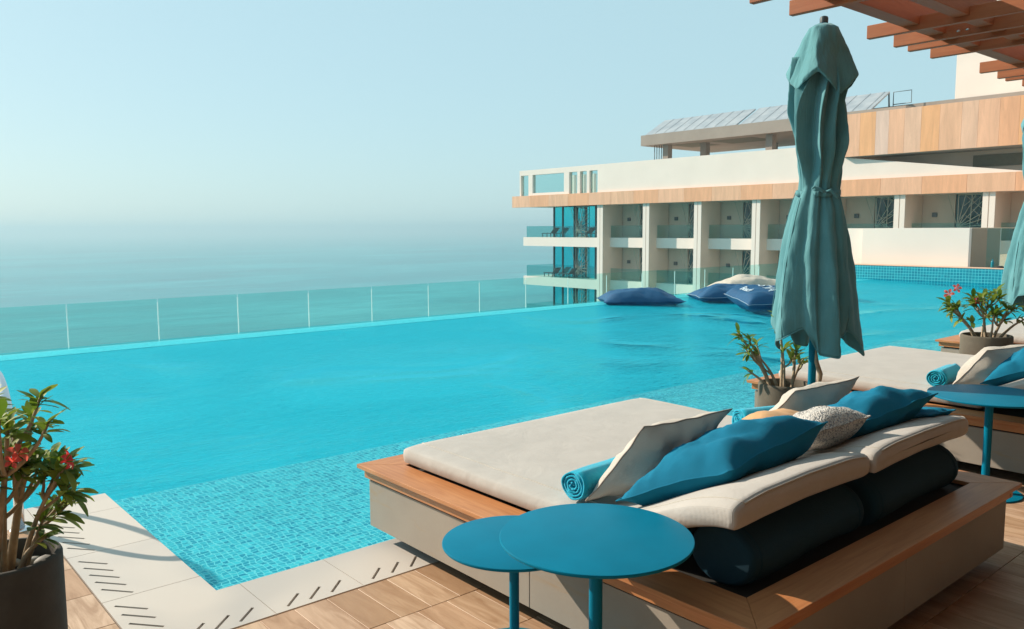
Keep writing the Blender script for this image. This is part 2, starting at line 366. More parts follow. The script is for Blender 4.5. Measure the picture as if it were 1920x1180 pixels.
# basin: floor, bench and walls as one shell
def quadmesh(name, quads, mat, parent=None):
    V = []; F = []
    for q in quads:
        F.append([len(V) + i for i in range(4)]); V += q
    return mk(name, V, F, mat, parent)
BZ, DZ = -0.10, -0.20
basin = quadmesh('pool_basin', [
    [(PX0, YL, DZ), (XL, YL, DZ), (XL, PYB, DZ), (PX0, PYB, DZ)],
    [(PX0, PYB, DZ), (PX1, PYB, DZ), (PX1, PYR - 3, DZ), (PX0, PYR - 3, DZ)],
    [(XL, PYB, BZ), (XL, PYB, DZ), (PX1, PYB, DZ), (PX1, PYB, BZ)],
    [(PX0, YL, -0.03), (PX0, YL, DZ), (XL, YL, DZ), (XL, YL, -0.03)],
    [(PX0, PYR - 3, DZ), (PX1, PYR - 3, DZ), (PX1, PYR, -0.06), (PX0, PYR, -0.06)],
    [(PX0, YL, DZ), (PX0, PYE, DZ), (PX0, PYE, -0.03), (PX0, YL, -0.03)]], 'mosaic_deep')
tag(basin, kind='structure')
bench = quadmesh('pool_bench', [
    [(XL, PYN, BZ), (PX1, PYN, BZ), (PX1, PYB, BZ), (XL, PYB, BZ)],
    [(XL, PYN, -0.03), (XL, PYN, BZ), (XL, YL, BZ), (XL, YL, -0.03)],
    [(XL, PYN, -0.03), (PX1, PYN, -0.03), (PX1, PYN, BZ), (XL, PYN, BZ)],
    [(XL, PYB, DZ), (XL, YL, DZ), (XL, YL, BZ), (XL, PYB, BZ)]], 'mosaic_shallow')
tag(bench, kind='structure')
tag(box('pool_rim', PX0, PX1, PYR + 0.002, PYE, -3.0, -0.055, 'mosaic_rim'), kind='structure')
# water surface
water = mk('pool_water', [(PX0, YL, WZ), (XL, YL, WZ), (XL, PYN, WZ), (PX1, PYN, WZ), (PX1, PYE - 0.01, WZ), (PX0, PYE - 0.01, WZ)], [[0, 1, 2, 3, 4, 5]], 'pool_water')
tag(water, kind='structure')
# outer ledge below the infinity edge carrying the glass
tag(box('pool_ledge', PX0, 26.5, PYE + 0.003, 14.0, -3.0, -0.95, 'white_render'), kind='structure')
# deck slab under the boards
deck = tag(box('deck', -14, 46, -12, 3.13, -0.4, -0.012, 'deck_board'), kind='structure')
tag(box('paved_peninsula', -14, 0.852, 3.132, 5.0, -0.4, -0.0125, 'deck_board'), kind='structure')
# boards
bw, bl = 0.152, 0.36
plank_cache = {}
def board(x0, x1, y0, y1, parent):
    key = (round(x1 - x0, 3), round(y1 - y0, 3))
    if key not in plank_cache:
        b = bbox(bmesh.new(), -key[0] / 2, key[0] / 2, -key[1] / 2, key[1] / 2, -0.012, 0.0, 0.0012)
        me = bpy.data.meshes.new('plank'); b.to_mesh(me); b.free(); me.materials.append(MAT['deck_board']); plank_cache[key] = me
    o = bpy.data.objects.new('plank', plank_cache[key]); COL.objects.link(o); o.parent = parent
    o.location = ((x0 + x1) / 2, (y0 + y1) / 2, random.uniform(-0.0004, 0.0004))
cnt = 0
rows = [3.126 - bl * k for k in range(0, 8)]
for k, y1 in enumerate(rows):
    y0 = y1 - bl
    sh = (0, 0.075, 0.03, 0.11)[k % 4]
    if k < 3: xr = (0.35, 2.2)
    elif k < 4: xr = (0.6, 2.4)
    else: xr = (2.9, 5.9)
    x = 1.756 - sh - bw * 40
    while x < xr[1]:
        if x > xr[0] - bw: board(x + 0.0008, x + bw - 0.0008, y0 + 0.0015, y1 - 0.0015, deck)
        x += bw
pen = bpy.data.objects['paved_peninsula']
for k, y0 in enumerate((3.134, 3.494, 3.854, 4.214, 4.574)):
    x1 = 0.848
    for j in range(6): board(x1 - bw + 0.0008, x1 - 0.0008, y0 + 0.0015, y0 + bl - 0.0015 if y0 < 4.5 else 4.996, pen); x1 -= bw
# coping tiles with real drain slots
coping = tag(mk('pool_coping', [(0.852, 3.131, -0.029), (25, 3.131, -0.029), (25, 3.50, -0.029), (1.25, 3.50, -0.029), (1.25, 5.0, -0.029), (0.852, 5.0, -0.029)], [[0, 1, 2, 3, 4, 5]], 'shadow_gap'), kind='structure')
def slot_tile(outer, slots, name='coping_tile'):
    """outer: ccw polygon; slots: list of (p0, p1) centre lines; slots are cut right through the tile"""
    T = 0.026; loops = [[Vector((x, y, 0)) for x, y in outer]]
    for a, b in slots:
        a = Vector((*a, 0)); b = Vector((*b, 0)); d = (b - a).normalized(); n_ = Vector((-d.y, d.x, 0)) * 0.0065
        loops.append([a - n_, a + n_, b + n_, b - n_])
    flat = [p for l in loops for p in l]; N = len(flat)
    tris = tessellate_polygon(loops)
    V = [(p.x, p.y, 0.0) for p in flat] + [(p.x, p.y, -T) for p in flat]; F = []
    for tr_ in tris:
        a, b, c_ = (flat[i] for i in tr_)
        tr_ = list(tr_)
        if (b - a).cross(c_ - a).z < 0: tr_ = tr_[::-1]
        F.append(tr_)
    i = 0
    for li, l in enumerate(loops):
        k = len(l)
        for j in range(k):
            p, q = i + j, i + (j + 1) % k; F.append([p, p + N, q + N, q] if li == 0 else [p, p + N, q + N, q])
        i += k
    return mk(name, V, F, 'coping_stone', coping)
g_ = 0.0018
def rect(x0, x1, y0, y1): return [(x0 + g_, y0 + g_), (x1 - g_, y0 + g_), (x1 - g_, y1 - g_), (x0 + g_, y1 - g_)]
x = 1.38
for k in range(12):
    x1 = x + 0.4165
    slot_tile(rect(x, x1, 3.135, PYN + 0.012), [((x + 0.066 + 0.104 * j, 3.170), (x + 0.156 + 0.104 * j, 3.257)) for j in range(3)])
    x = x1
slot_tile(rect(x, 25.2, 3.135, PYN + 0.012), [])
slot_tile([(0.852 + g_, 3.135 + g_), (1.38 - g_, 3.135 + g_), (1.38 - g_, PYN + 0.012 - g_), (XL + 0.012, PYN + 0.012 - g_), (XL + 0.012, 3.727 - g_), (0.852 + g_, 3.727 - g_)],
          [((1.03, 3.170), (1.12, 3.257)), ((1.134, 3.170), (1.224, 3.257)), ((1.238, 3.170), (1.328, 3.257)), ((0.887, 3.66), (0.987, 3.54)), ((0.887, 3.557), (0.987, 3.437)), ((0.887, 3.454), (0.987, 3.334))])
for y0, y1 in ((3.727, 4.362), (4.362, 4.997)):
    slot_tile(rect(0.852, XL + 0.012, y0, y1), [((0.888, y0 + 0.148 + 0.1025 * j), (0.988, y0 + 0.025 + 0.1025 * j)) for j in range(5)])
slot_tile(rect(0.852, XL + 0.012, 4.997, YL + 0.01), [])
x1 = 0.852
for k in range(5): slot_tile(rect(x1 - 0.635, x1, 4.997, YL + 0.01), []); x1 -= 0.635

# pool end wall, with mosaic face, white walls and glass behind it
endw = empty('pool_end_wall', (25.4, 10, -1.3), 'low mosaic faced wall closing the far right end of the pool', 'wall')
box('mosaic_face', 25.3, 25.62, 0.5, 13.05, -1.4, 0.385, 'mosaic_wall', endw)
box('coping_strip', 25.29, 25.7, 0.5, 13.04, 0.386, 0.41, 'travertine2', endw, 0.004)
scr = empty('white_terrace_wall', (25.8, 11, 0.4), 'plain white wall standing on the far end of the pool', 'wall')
box('wall_face', 25.72, 28.2, 9.55, 12.75, 0.3, 1.54, 'white_render', scr)
box('wall_face', 25.95, 28.15, 12.752, 14.2, 0.3, 1.535, 'white_render', scr)
box('end_panel', 25.9, 28.1, 9.535, 9.549, 0.3, 1.53, 'tan_render', scr)  # tan panel puts the shade of this wall end into colour
gf = empty('terrace_glass_screen', (25.75, 7, 0.4), 'clear glass screen beside the white wall past the pool end', 'balustrade')
for k in range(4): box('glass_panel', 25.8, 25.815, 9.10 - 0.78 * k - 0.77, 9.10 - 0.78 * k, 0.412, 1.53, 'balcony_glass', gf)
box('handrail', 25.79, 25.825, 5.9, 9.5, 1.531, 1.55, 'tan_render', gf)
btl = lathe('drink_bottle', [(0.036, 0), (0.04, 0.01), (0.04, 0.17), (0.03, 0.195), (0.014, 0.205), (0.014, 0.225), (0.018, 0.226), (0.018, 0.245), (0.012, 0.25)], (25.62, 8.86, 0.41), 'water_bottle', None, 16, True, (25.62, 8.86, 0.41))
tag(btl, 'small blue bottle standing on the far pool end wall', 'bottle')
bm = bmesh.new(); bmesh.ops.create_uvsphere(bm, u_segments=14, v_segments=8, radius=1)
for v_ in bm.verts: v_.co = Vector((25.62 + v_.co.x * 0.06, 8.68 + v_.co.y * 0.14, 0.41 + max(0.0, v_.co.z) * 0.05 * (1.2 - v_.co.y * 0.5)))
tag(fromb('sandal', bm, 'black_rubber', None, True, (25.62, 8.68, 0.41)), 'dark low sandal lying beside the small blue bottle', 'sandal')
tag(box('terrace_floor', 25.7, 46, -3, 14.0, -3.0, 0.30, 'travertine2'), kind='structure')

# glass fence beyond the infinity edge
fence = empty('glass_balustrade', (12, 13.6, -0.9), 'frameless clear glass balustrade running along beyond the infinity edge', 'balustrade')
x = 2.872 - 1.31 * 3
while x < 24.5:
    box('glass_panel', x + 0.012, x + 1.298, 13.594, 13.606, -0.94, 0.505, 'fence_glass', fence)
    box('joint_seal', x - 0.005, x + 0.005, 13.592, 13.608, -0.94, 0.45, 'seal', fence)
    x += 1.31

# ================================================================== HOTEL
BX = 46.4
hotel = empty('hotel_building', (50, 33, SEA), 'long white hotel wing with stone bands and stacked balconies facing the sea', 'building')
PIL = [44.07 - 4.565 * k for k in range(8)]
FLO = [(0.83, 3.34), (-2.46, 0.10), (-5.76, -3.19), (-9.05, -6.49)]
for yk in PIL:
    box('pillar', BX, BX + 2.2, yk - 0.6, yk - 0.325, -12, 3.345, 'white_render', hotel)
    box('pillar', BX, BX + 2.2, yk - 0.275, yk, -12, 3.345, 'white_render', hotel)
    box('bay_side_shade', BX + 0.015, BX + 2.2, yk - 0.612, yk - 0.6005, -12, 3.343, 'beige_render', hotel)  # shade on the pillar sides, painted as thin beige panels
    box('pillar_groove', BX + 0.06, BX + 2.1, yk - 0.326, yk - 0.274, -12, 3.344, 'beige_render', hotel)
# lattice screen mesh shared by all bays
def lattice_mesh(wd, ht, seed):
    rg = random.Random(seed); V = []; F = []
    def bar(a, b, r_=0.022):
        v, f = tube_vf([(0, a[0], a[1]), (0, b[0], b[1])], r_, 4, True, len(V)); V.extend(v); F.extend(f)
    for a, b in (((0, 0), (0, ht)), ((0, ht), (-wd, ht)), ((-wd, ht), (-wd, 0)), ((-wd, 0), (0, 0)), ((-wd * 0.5, 0), (-wd * 0.55, ht))): bar(a, b, 0.03)
    for k in range(13):
        an = R(-12 + 15 * k + rg.uniform(-4, 4)) ; L = 0.0
        ox, oz = 0.0, ht * 0.28
        dx, dz = -math.cos(an - R(60)), math.sin(an - R(60))
        tt = min([q for q in ((wd / -dx if dx < 0 else 9), ((ht - oz) / dz if dz > 0 else (-oz / dz if dz < 0 else 9))) if q > 0])
        bar((ox, oz), (ox + dx * tt, oz + dz * tt))
    for k in range(9):
        a = (-rg.uniform(0.1, wd), rg.uniform(0, ht)); b = (-rg.uniform(0.1, wd), min(ht, a[1] + rg.uniform(0.2, 0.9))); bar(a, b, 0.016)
    me = bpy.data.meshes.new('lattice_screen'); me.from_pydata([tuple(p) for p in V], [], F); me.materials.append(MAT['screen_metal']); return me
LAT = [lattice_mesh(1.25, 2.45, s) for s in (1, 2)]
for k, yk in enumerate(PIL[:-1]):
    ya, yb = yk - 0.614, PIL[k + 1] + 0.002
    for fi, (z0, z1) in enumerate(FLO[:3]):
        zt = z1 if fi else z1
        box('balcony_slab', BX + 0.83, BX + 2.19, yb, ya, z0 - 0.73, z0, 'white_render', hotel)
        box('balcony_glass', BX + 0.90, BX + 0.915, yb + 0.02, ya - 0.02, z0 + 0.001, z0 + 0.93, 'balcony_glass', hotel)
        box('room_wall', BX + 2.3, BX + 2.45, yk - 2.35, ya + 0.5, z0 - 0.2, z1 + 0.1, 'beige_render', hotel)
        box('door_pane', BX + 2.4, BX + 2.43, yk - 3.15, yk - 2.352, z0, z1 + 0.1, 'door_glass', hotel)
        box('door_pane', BX + 2.44, BX + 2.47, yb - 0.4, yk - 3.12, z0, z1 + 0.1, 'door_glass', hotel)
        lo = bpy.data.objects.new('lattice_screen', LAT[(k + fi) % 2]); COL.objects.link(lo); lo.parent = hotel
        lo.location = Vector((BX + 1.75, yk - 2.72, z0 + 0.02)) - ORG[hotel.name]
        b = bmesh.new(); bbox(b, BX + 2.17, BX + 2.299, yk - 1.42, yk - 1.17, z0 + 1.28, z0 + 1.53); 
        fromb('wall_lamp', b, 'frame_metal', hotel)
    # stub walls that close the bay ceiling
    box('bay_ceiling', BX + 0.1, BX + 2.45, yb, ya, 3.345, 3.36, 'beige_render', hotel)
# end balconies at the sea end
for fi, (z0, z1) in enumerate(FLO[:3]):
    box('end_balcony_slab', BX + 0.05, BX + 9, PIL[0] + 0.002, 52.73, z0 - 0.73, z0, 'white_render', hotel)
    GX = BX + 1.25
    box('window_wall', GX + 0.02, GX + 8, PIL[0] + 0.004, 50.25, z0 + 0.001, z1, 'window_glass', hotel)
    for yy in (50.2, 49.15, 47.8, 47.55, 46.5, 45.4, 44.9): box('mullion', GX - 0.05, GX + 0.019, yy - 0.05, yy + 0.05, z0 + 0.002, z1 - 0.002, 'dark_metal', hotel)
    lo = bpy.data.objects.new('lattice_screen', LAT[fi % 2]); COL.objects.link(lo); lo.parent = hotel; lo.location = Vector((GX - 0.1, 47.5, z0 + 0.02)) - ORG[hotel.name]
    for j in range(5): box('balcony_glass', BX + 0.12, BX + 0.135, PIL[0] + 0.02 + 1.66 * j, PIL[0] + 0.02 + 1.66 * j + 1.65, z0 + 0.001, z0 + 0.93, 'balcony_glass', hotel)
    for j in range(3): box('balcony_glass', BX + 0.14 + 1.6 * j, BX + 0.14 + 1.6 * j + 1.59, 52.4, 52.415, z0 + 0.001, z0 + 0.93, 'balcony_glass', hotel)
# core so nothing shows through
box('core', BX + 2.5, BX + 14, 6, 50.2, SEA, 3.35, 'beige_render', hotel)
box('lower_wall', BX + 0.2, BX + 2.49, 6, 50.2, SEA, -9.8, 'white_render', hotel)
# stone fascia panels
y = 53.95; i = 0
while y > 8:
    wdt = 2.2825
    box('stone_panel', BX - 0.16, BX + 0.2, max(8, y - wdt) + 0.006, y - 0.006, 3.345, 4.295, 'travertine%d' % (1, 0, 4, 0, 1, 4, 0)[i % 7], hotel)
    y -= wdt; i += 1
box('roof_slab', BX + 0.201, BX + 14, 8, 53.9, 3.40, 4.28, 'beige_render', hotel)
# parapet with window openings at the sea end
P0, P1 = BX, BX + 0.35
ptop = 6.42
for a, b in ((52.963, 53.13), (51.502, 52.012), (47.151, 47.738), (45.941, 46.24), (44.909, 45.201)): box('parapet_post', P0, P1, a, b, 4.30, 6.0, 'white_render', hotel)
box('parapet_beam', P0, P1, 44.044, 53.13, 6.001, ptop, 'white_render', hotel)
box('parapet_sill', P0 + 0.002, P1, 47.152, 51.5, 4.30, 4.5, 'white_render', hotel)
for a, b in ((52.014, 52.96), (47.74, 49.6), (49.62, 51.5), (46.242, 47.149), (45.203, 45.939), (44.046, 44.907)): box('parapet_pane', P0 + 0.2, P0 + 0.215, a, b, 4.32 if a > 51.9 or a < 47.5 else 4.5, 6.0, 'balcony_glass', hotel)
for yy in (51.8, 50.6, 49.4, 48.2): box('roof_pergola_post', BX + 5, BX + 5.3, yy - 0.2, yy + 0.2, 4.3, 6.2, 'white_render', hotel)
b = bmesh.new()   # long parapet, sloping down at its near end
poly = [(44.044, 4.298), (44.044, ptop), (24.27, ptop), (24.27, 5.60), (14.6, 4.298)]
f1 = [b.verts.new((P0, y_, z_)) for y_, z_ in poly]; f2 = [b.verts.new((P1, y_, z_)) for y_, z_ in poly]
b.faces.new(f1); b.faces.new(f2[::-1])
for i in range(5): b.faces.new((f1[i], f2[i], f2[(i + 1) % 5], f1[(i + 1) % 5]))
bmesh.ops.recalc_face_normals(b, faces=b.faces[:])
fromb('parapet_wall', b, 'white_render', hotel)
box('recessed_wall', BX + 1.6, BX + 2.0, 8, 24.2, 4.29, 5.6, 'beige_render', hotel)
box('recessed_window', BX + 1.5, BX + 1.598, 9, 17.8, 4.75, 5.35, 'grey_recess', hotel)
# upper stone storey
y = 24.24; i = 0; pw = (1.0, 0.9, 0.75, 0.85, 0.9, 0.95, 1.1, 0.8, 1.0, 0.9, 1.0, 0.9, 1.1, 0.8, 1.0, 0.9, 1.0, 1.2)
pc = (1, 3, 5, 1, 2, 3, 4, 2, 1, 0, 3, 1, 2, 0, 4, 1, 3, 0)
while i < len(pw):
    box('stone_panel', BX - 0.3, BX + 0.05, y - pw[i] + 0.004, y - 0.004, 5.61, 8.02, 'travertine%d' % pc[i], hotel); y -= pw[i]; i += 1
box('upper_storey', BX + 0.051, BX + 12, y, 24.23, 5.605, 8.0, 'beige_render', hotel)
box('upper_soffit', BX - 0.25, BX + 8, y, 24.235, 5.59, 5.604, 'soffit', hotel)
# roof canopy with columns and tilted panels
box('roof_canopy', 49.0, 58, 22, 42.0, 7.80, 8.58, 'roof_concrete', hotel)
box('roof_slab_edge', 52, 60, 16, 26, 7.9, 9.05, 'roof_concrete', hotel)
for yy, xx in ((40.1, 49.6), (37.4, 50.6), (31.3, 49.6), (34.5, 55)): box('roof_column', xx, xx + 0.5, yy - 0.25, yy + 0.25, 4.28, 7.799, 'roof_concrete', hotel)
for j in range(4): tube('roof_pipe', [(49.7, 40.55 + 0.22 * j, 6.2), (49.7, 40.55 + 0.22 * j, 7.8)], 0.03, 'frame_metal', hotel, 6)
box('ceiling_recess', 50.2, 53, 33, 36.5, 7.79, 7.799, 'grey_recess', hotel); box('ceiling_recess', 50.2, 53, 37.6, 40.2, 7.79, 7.799, 'grey_recess', hotel)
SP = [(41.8, 33.7), (33.4, 27.4), (27.2, 24.2)]
for a, b_ in SP:
    V = [(49.25, a, 8.62), (49.25, b_, 8.62), (51.6, b_, 9.92), (51.6, a, 9.92)]; n = len(V)
    V += [(v_[0] + 0.04, v_[1], v_[2] - 0.09) for v_ in V]
    pn = mk('solar_panel', V, [[0, 3, 2, 1], [4, 5, 6, 7], [0, 1, 5, 4], [1, 2, 6, 5], [2, 3, 7, 6], [3, 0, 4, 7]], 'solar_sheet', hotel)
    yy = a - 0.9
    while yy > b_ + 0.3:
        tube('panel_rib', [(49.26, yy, 8.65), (51.6, yy, 9.945)], 0.012, 'solar_sheet', hotel, 4); yy -= 0.9
tube('panel_brace', [(51.6, 24.25, 9.9), (51.75, 24.25, 8.55)], 0.05, 'frame_metal', hotel, 6)
tube('roof_railing', [(51.7, 24.0, 8.5), (51.7, 24.0, 9.85), (51.7, 22.9, 9.85), (51.7, 22.9, 9.1), (51.7, 24.0, 9.1)], 0.03, 'frame_metal', hotel, 6)
tow = box('stair_tower', 52.1, 62, 4, 20.55, 6, 15.5, 'white_render', None, 0, 1, (57, 12, 6)); tow.parent = hotel; tow.location = Vector((57, 12, 6)) - ORG[hotel.name]

# ================================================================== DAYBEDS
DB = Vector((3.155, 2.464, 0)); STEP = 3.487
def superring(hw, hh, n=28, e=4.0):
    out = []
    for k in range(n):
        a = 2 * math.pi * k / n; c, s = math.cos(a), math.sin(a)
        out.append((math.copysign(abs(c) ** (2 / e), c) * hw, math.copysign(abs(s) ** (2 / e), s) * hh))
    return out
def mattress(name, x0, x1, ytop, zfun, thick, parent, seed, mat='linen', n=40):
    """swept rounded pad: ytop=(y foot, y head); zfun(y, x01) gives the top height"""
    hw = (x1 - x0) / 2; cx_ = (x0 + x1) / 2; V = []; F = []; nr = 36
    st = [0, 0.004, 0.012, 0.026] + [0.05 + 0.9 * i / n for i in range(n + 1)] + [0.974, 0.988, 0.996, 1.0]
    def shrink(s):
        d = min(s, 1 - s) / 0.03
        return 1.0 if d >= 1 else (1 - (1 - d) ** 2.2) ** 0.5
    for s in st:
        y_ = ytop[0] + (ytop[1] - ytop[0]) * s; k = max(0.02, shrink(s))
        dz = (zfun(y_ - 0.01, 0.5) - zfun(y_ + 0.01, 0.5)) / 0.02
        nv = Vector((0, dz, 1)).normalized()
        for u, v_ in superring(hw - 0.03 * (1 - k), thick / 2 * k, nr, 7.0):
            xx = cx_ + u; top = zfun(y_, (xx - x0) / (x1 - x0))
            p = Vector((xx, y_, top)) - nv * (thick / 2) + nv * v_
            q = noise.noise(Vector((xx * 3.1 + seed, y_ * 3.1, seed))) * 0.006 + noise.noise(Vector((xx * 11 + seed, y_ * 9, 3))) * 0.0018
            if v_ > 0: p += nv * q
            V.append(p)
    m_ = len(st)
    for i in range(m_ - 1):
        for k in range(nr): F.append([i * nr + k, i * nr + (k + 1) % nr, (i + 1) * nr + (k + 1) % nr, (i + 1) * nr + k])
    F.append(list(range(nr))[::-1]); F.append([(m_ - 1) * nr + k for k in range(nr)])
    o_ = mk(name, V, F, mat, parent, True)
    # piping along the top edge of both long sides and the head
    pts = []
    ii = [i for i, s in enumerate(st) if 0.02 <= s <= 0.99]
    kk = max(range(nr), key=lambda k: superring(1, 1, nr, 5.0)[k][0] + superring(1, 1, nr, 5.0)[k][1])
    kl = max(range(nr), key=lambda k: -superring(1, 1, nr, 5.0)[k][0] + superring(1, 1, nr, 5.0)[k][1])
    path = [V[i * nr + kl] for i in ii]
    arc = range(kl, kk - 1, -1); last = ii[-1]
    path += [V[last * nr + k] for k in arc]
    path += [V[i * nr + kk] for i in reversed(ii)]
    path = [p for i, p in enumerate(path) if i == 0 or (p - path[i - 1]).length > 1e-5]
    V2, F2 = tube_vf(path, 0.0032, 5); pp = mk('piping', V2, F2, 'linen_pillow', parent, True); pp.parent = o_
    return o_
def smooth01(t): t = max(0.0, min(1.0, t)); return t * t * (3 - 2 * t)
def zpad(dip, hgt):
    def f(y_, u):
        lift = smooth01((2.16 - y_) / 0.66) * hgt
        return 0.509 + lift * (1 - dip * (abs(u - 0.52) * 2) ** 2.4) 
    return f
def make_daybed(label):
    d = empty('daybed', DB, label, 'daybed', 'daybeds lined up along the pool')
    X0, X1, Y0, Y1 = 2.06, 4.25, 1.288, 3.640
    # stone panels
    zb, zt = 0.078, 0.318
    bx0, bx1, by0, by1 = 2.105, 4.205, 1.335, 3.595
    ym = 2.36
    for a, b_ in ((by0, ym), (ym, by1)):
        box('side_panel', bx0, bx0 + 0.02, a + 0.0015, b_ - 0.0015, zb, zt, 'base_stone', d, 0.0015); box('side_panel', bx1 - 0.02, bx1, a + 0.0015, b_ - 0.0015, zb, zt, 'base_stone', d, 0.0015)
    xm = 3.155
    for a, b_ in ((bx0 + 0.021, xm), (xm, bx1 - 0.021)):
        box('end_panel', a + 0.001, b_ - 0.001, by0 + 0.001, by0 + 0.02, zb + 0.0005, zt - 0.0005, 'base_stone', d, 0.0015); box('end_panel', a + 0.001, b_ - 0.001, by1 - 0.02, by1 - 0.001, zb + 0.0005, zt - 0.0005, 'base_stone', d, 0.0015)
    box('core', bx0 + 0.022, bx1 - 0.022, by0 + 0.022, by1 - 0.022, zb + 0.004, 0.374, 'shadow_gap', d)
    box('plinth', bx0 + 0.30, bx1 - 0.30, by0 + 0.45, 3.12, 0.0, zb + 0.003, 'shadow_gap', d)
    # trim: inset fascia and mitred top boards
    fx = 0.028
    for nm, a in (('trim_fascia', (X0 + fx, X0 + fx + 0.03, Y0 + fx, Y1 - fx)), ('trim_fascia', (X1 - fx - 0.03, X1 - fx, Y0 + fx, Y1 - fx))): box(nm, *a, 0.331, 0.3795, 'teak', d, 0.002)
    for a in ((X0 + fx + 0.031, X1 - fx - 0.031, Y0 + fx + 0.001, Y0 + fx + 0.03), (X0 + fx + 0.031, X1 - fx - 0.031, Y1 - fx - 0.03, Y1 - fx - 0.001)): box('trim_fascia', *a, 0.3312, 0.3794, 'teak_cross', d, 0.002)
    ix0, ix1, iy0, iy1 = 2.24, 4.07, 1.45, 3.46; z0, z1 = 0.380, 0.400
    q = 0.0007
    prism('trim_board', [(X0, Y0 + q), (X0, Y1 - q), (ix0, iy1 - q), (ix0, iy0 + q)][::-1], z0, z1, 'teak', d, 0.0022)
    prism('trim_board', [(X1, Y0 + q), (ix1, iy0 + q), (ix1, iy1 - q), (X1, Y1 - q)][::-1], z0, z1, 'teak', d, 0.0022)
    prism('trim_board', [(X0 + q, Y0), (ix0 + q, iy0), (ix1 - q, iy0), (X1 - q, Y0)][::-1], z0, z1, 'teak_cross', d, 0.0022)
    prism('trim_board', [(X0 + q, Y1), (X1 - q, Y1), (ix1 - q, iy1), (ix0 + q, iy1)][::-1], z0, z1, 'teak_cross', d, 0.0022)
    mattress('mattress', 2.218, 4.090, (3.472, 1.98), lambda y_, u: 0.505, 0.103, d, 1.0)
    mattress('back_cushion', 2.222, 3.152, (2.14, 1.485), zpad(0.10, 0.215), 0.100, d, 3.0)
    mattress('back_cushion', 3.156, 4.090, (2.14, 1.470), zpad(0.10, 0.222), 0.100, d, 5.0)
    for a, b_ in ((2.30, 3.09), (3.17, 4.00)):
        prof = []; R0 = 0.112
        V = []; F = []; nn = 28; xs = [a, a + 0.006, a + 0.02] + [a + 0.05 + (b_ - a - 0.1) * i / 10 for i in range(11)] + [b_ - 0.02, b_ - 0.006, b_]
        for xx in xs:
            dd = min(xx - a, b_ - xx); k = 1.0 if dd > 0.03 else (0.86 + 0.14 * (1 - (1 - dd / 0.03) ** 2) ** 0.5)
            for j in range(nn):
                an = 2 * math.pi * j / nn; rr = R0 * k * (1 + 0.02 * noise.noise(Vector((xx * 5, an, 2))))
                V.append((xx, 1.60 + rr * 1.18 * math.cos(an) + 0.006 * math.sin(xx * 7), max(0.377, 0.480 + rr * 0.97 * math.sin(an) + 0.005 * math.sin(xx * 9 + 1))))
        for i in range(len(xs) - 1):
            for j in range(nn): F.append([i * nn + j, i * nn + (j + 1) % nn, (i + 1) * nn + (j + 1) % nn, (i + 1) * nn + j])
        F.append(list(range(nn))[::-1]); F.append([(len(xs) - 1) * nn + j for j in range(nn)])
        bo = autosmooth(mk('bolster', V, F, 'bolster_cloth', d, True), 50)
        for ri in (3, len(xs) - 4):
            loop = [Vector(V[ri * nn + j]) for j in range(nn)]; loop.append(loop[0])
            pp = tube('piping', loop, 0.0035, 'bolster_cloth', d, 5); pp.parent = bo
    return d
db = make_daybed('nearest daybed, behind the two overlapping round tables, with wooden trim and cream mattress')
d2 = copy_tree(db); d2.location = DB + Vector((STEP, 0, 0)); d2['label'] = 'middle daybed behind the closed umbrella, a rolled towel on its cream mattress'
d3 = copy_tree(db); d3.location = DB + Vector((2 * STEP, 0, 0)); d3['label'] = 'farthest daybed, its wooden corner showing behind the right potted plant'

# ---- pillows
def pillow_fn(c, thick, seed, wrinkle=0.012, pinch=0.06, ex=2.6):
    LL, LR, UR, UL = [Vector(p) for p in c]
    nrm = ((LR - LL).cross(UL - LL)).normalized()
    def S(u, v_, side):
        a, b_ = 2 * u - 1, 2 * v_ - 1
        uu = 0.5 + (u - 0.5) * (1 - pinch * (1 - b_ * b_)); vv = 0.5 + (v_ - 0.5) * (1 - pinch * (1 - a * a))
        p = LL * (1 - uu) * (1 - vv) + LR * uu * (1 - vv) + UR * uu * vv + UL * (1 - uu) * vv
        k = max(0.0, (1 - abs(a) ** ex) * (1 - abs(b_) ** ex)) ** 0.62
        wv = noise.noise(Vector((u * 4 + seed, v_ * 4, side * 3 + seed))) * wrinkle * min(1, k * 3)
        wv += noise.noise(Vector((u * 13 + seed, v_ * 13, side * 3 + seed))) * wrinkle * 0.25 * min(1, k * 3)
        edge = noise.noise(Vector((u * 7 + v_ * 5, seed, 1.7))) * 0.35 * wrinkle
        return p + nrm * (side * thick / 2 * k + wv + edge)
    return S
def pillow(name, c, thick, mat, label, seed=1.0, n=26, group=None, piping=None, wrinkle=0.012, pinch=0.06, back=None, ex=2.6, cat='pillow'):
    S = pillow_fn(c, thick, seed, wrinkle, pinch, ex)
    base = sum((Vector(p) for p in c), Vector()) / 4
    e = empty(name, base, label, cat, group)
    def half(side, nm, mt):
        V = [S(i / n, j / n, side) for i in range(n + 1) for j in range(n + 1)]
        F = [[i * (n + 1) + j, (i + 1) * (n + 1) + j, (i + 1) * (n + 1) + j + 1, i * (n + 1) + j + 1] for i in range(n) for j in range(n)]
        if side < 0: F = [f[::-1] for f in F]
        return mk(nm, V, F, mt, e, True)
    half(1, 'front_cover', mat); half(-1, 'back_cover', back or mat)
    ring = [S(i / n, 0, 0) for i in range(n)] + [S(1, j / n, 0) for j in range(n)] + [S(1 - i / n, 1, 0) for i in range(n)] + [S(0, 1 - j / n, 0) for j in range(n)]
    ring.append(ring[0])
    tube('seam', ring, 0.0032, piping or mat, e, 5)
    return e, S
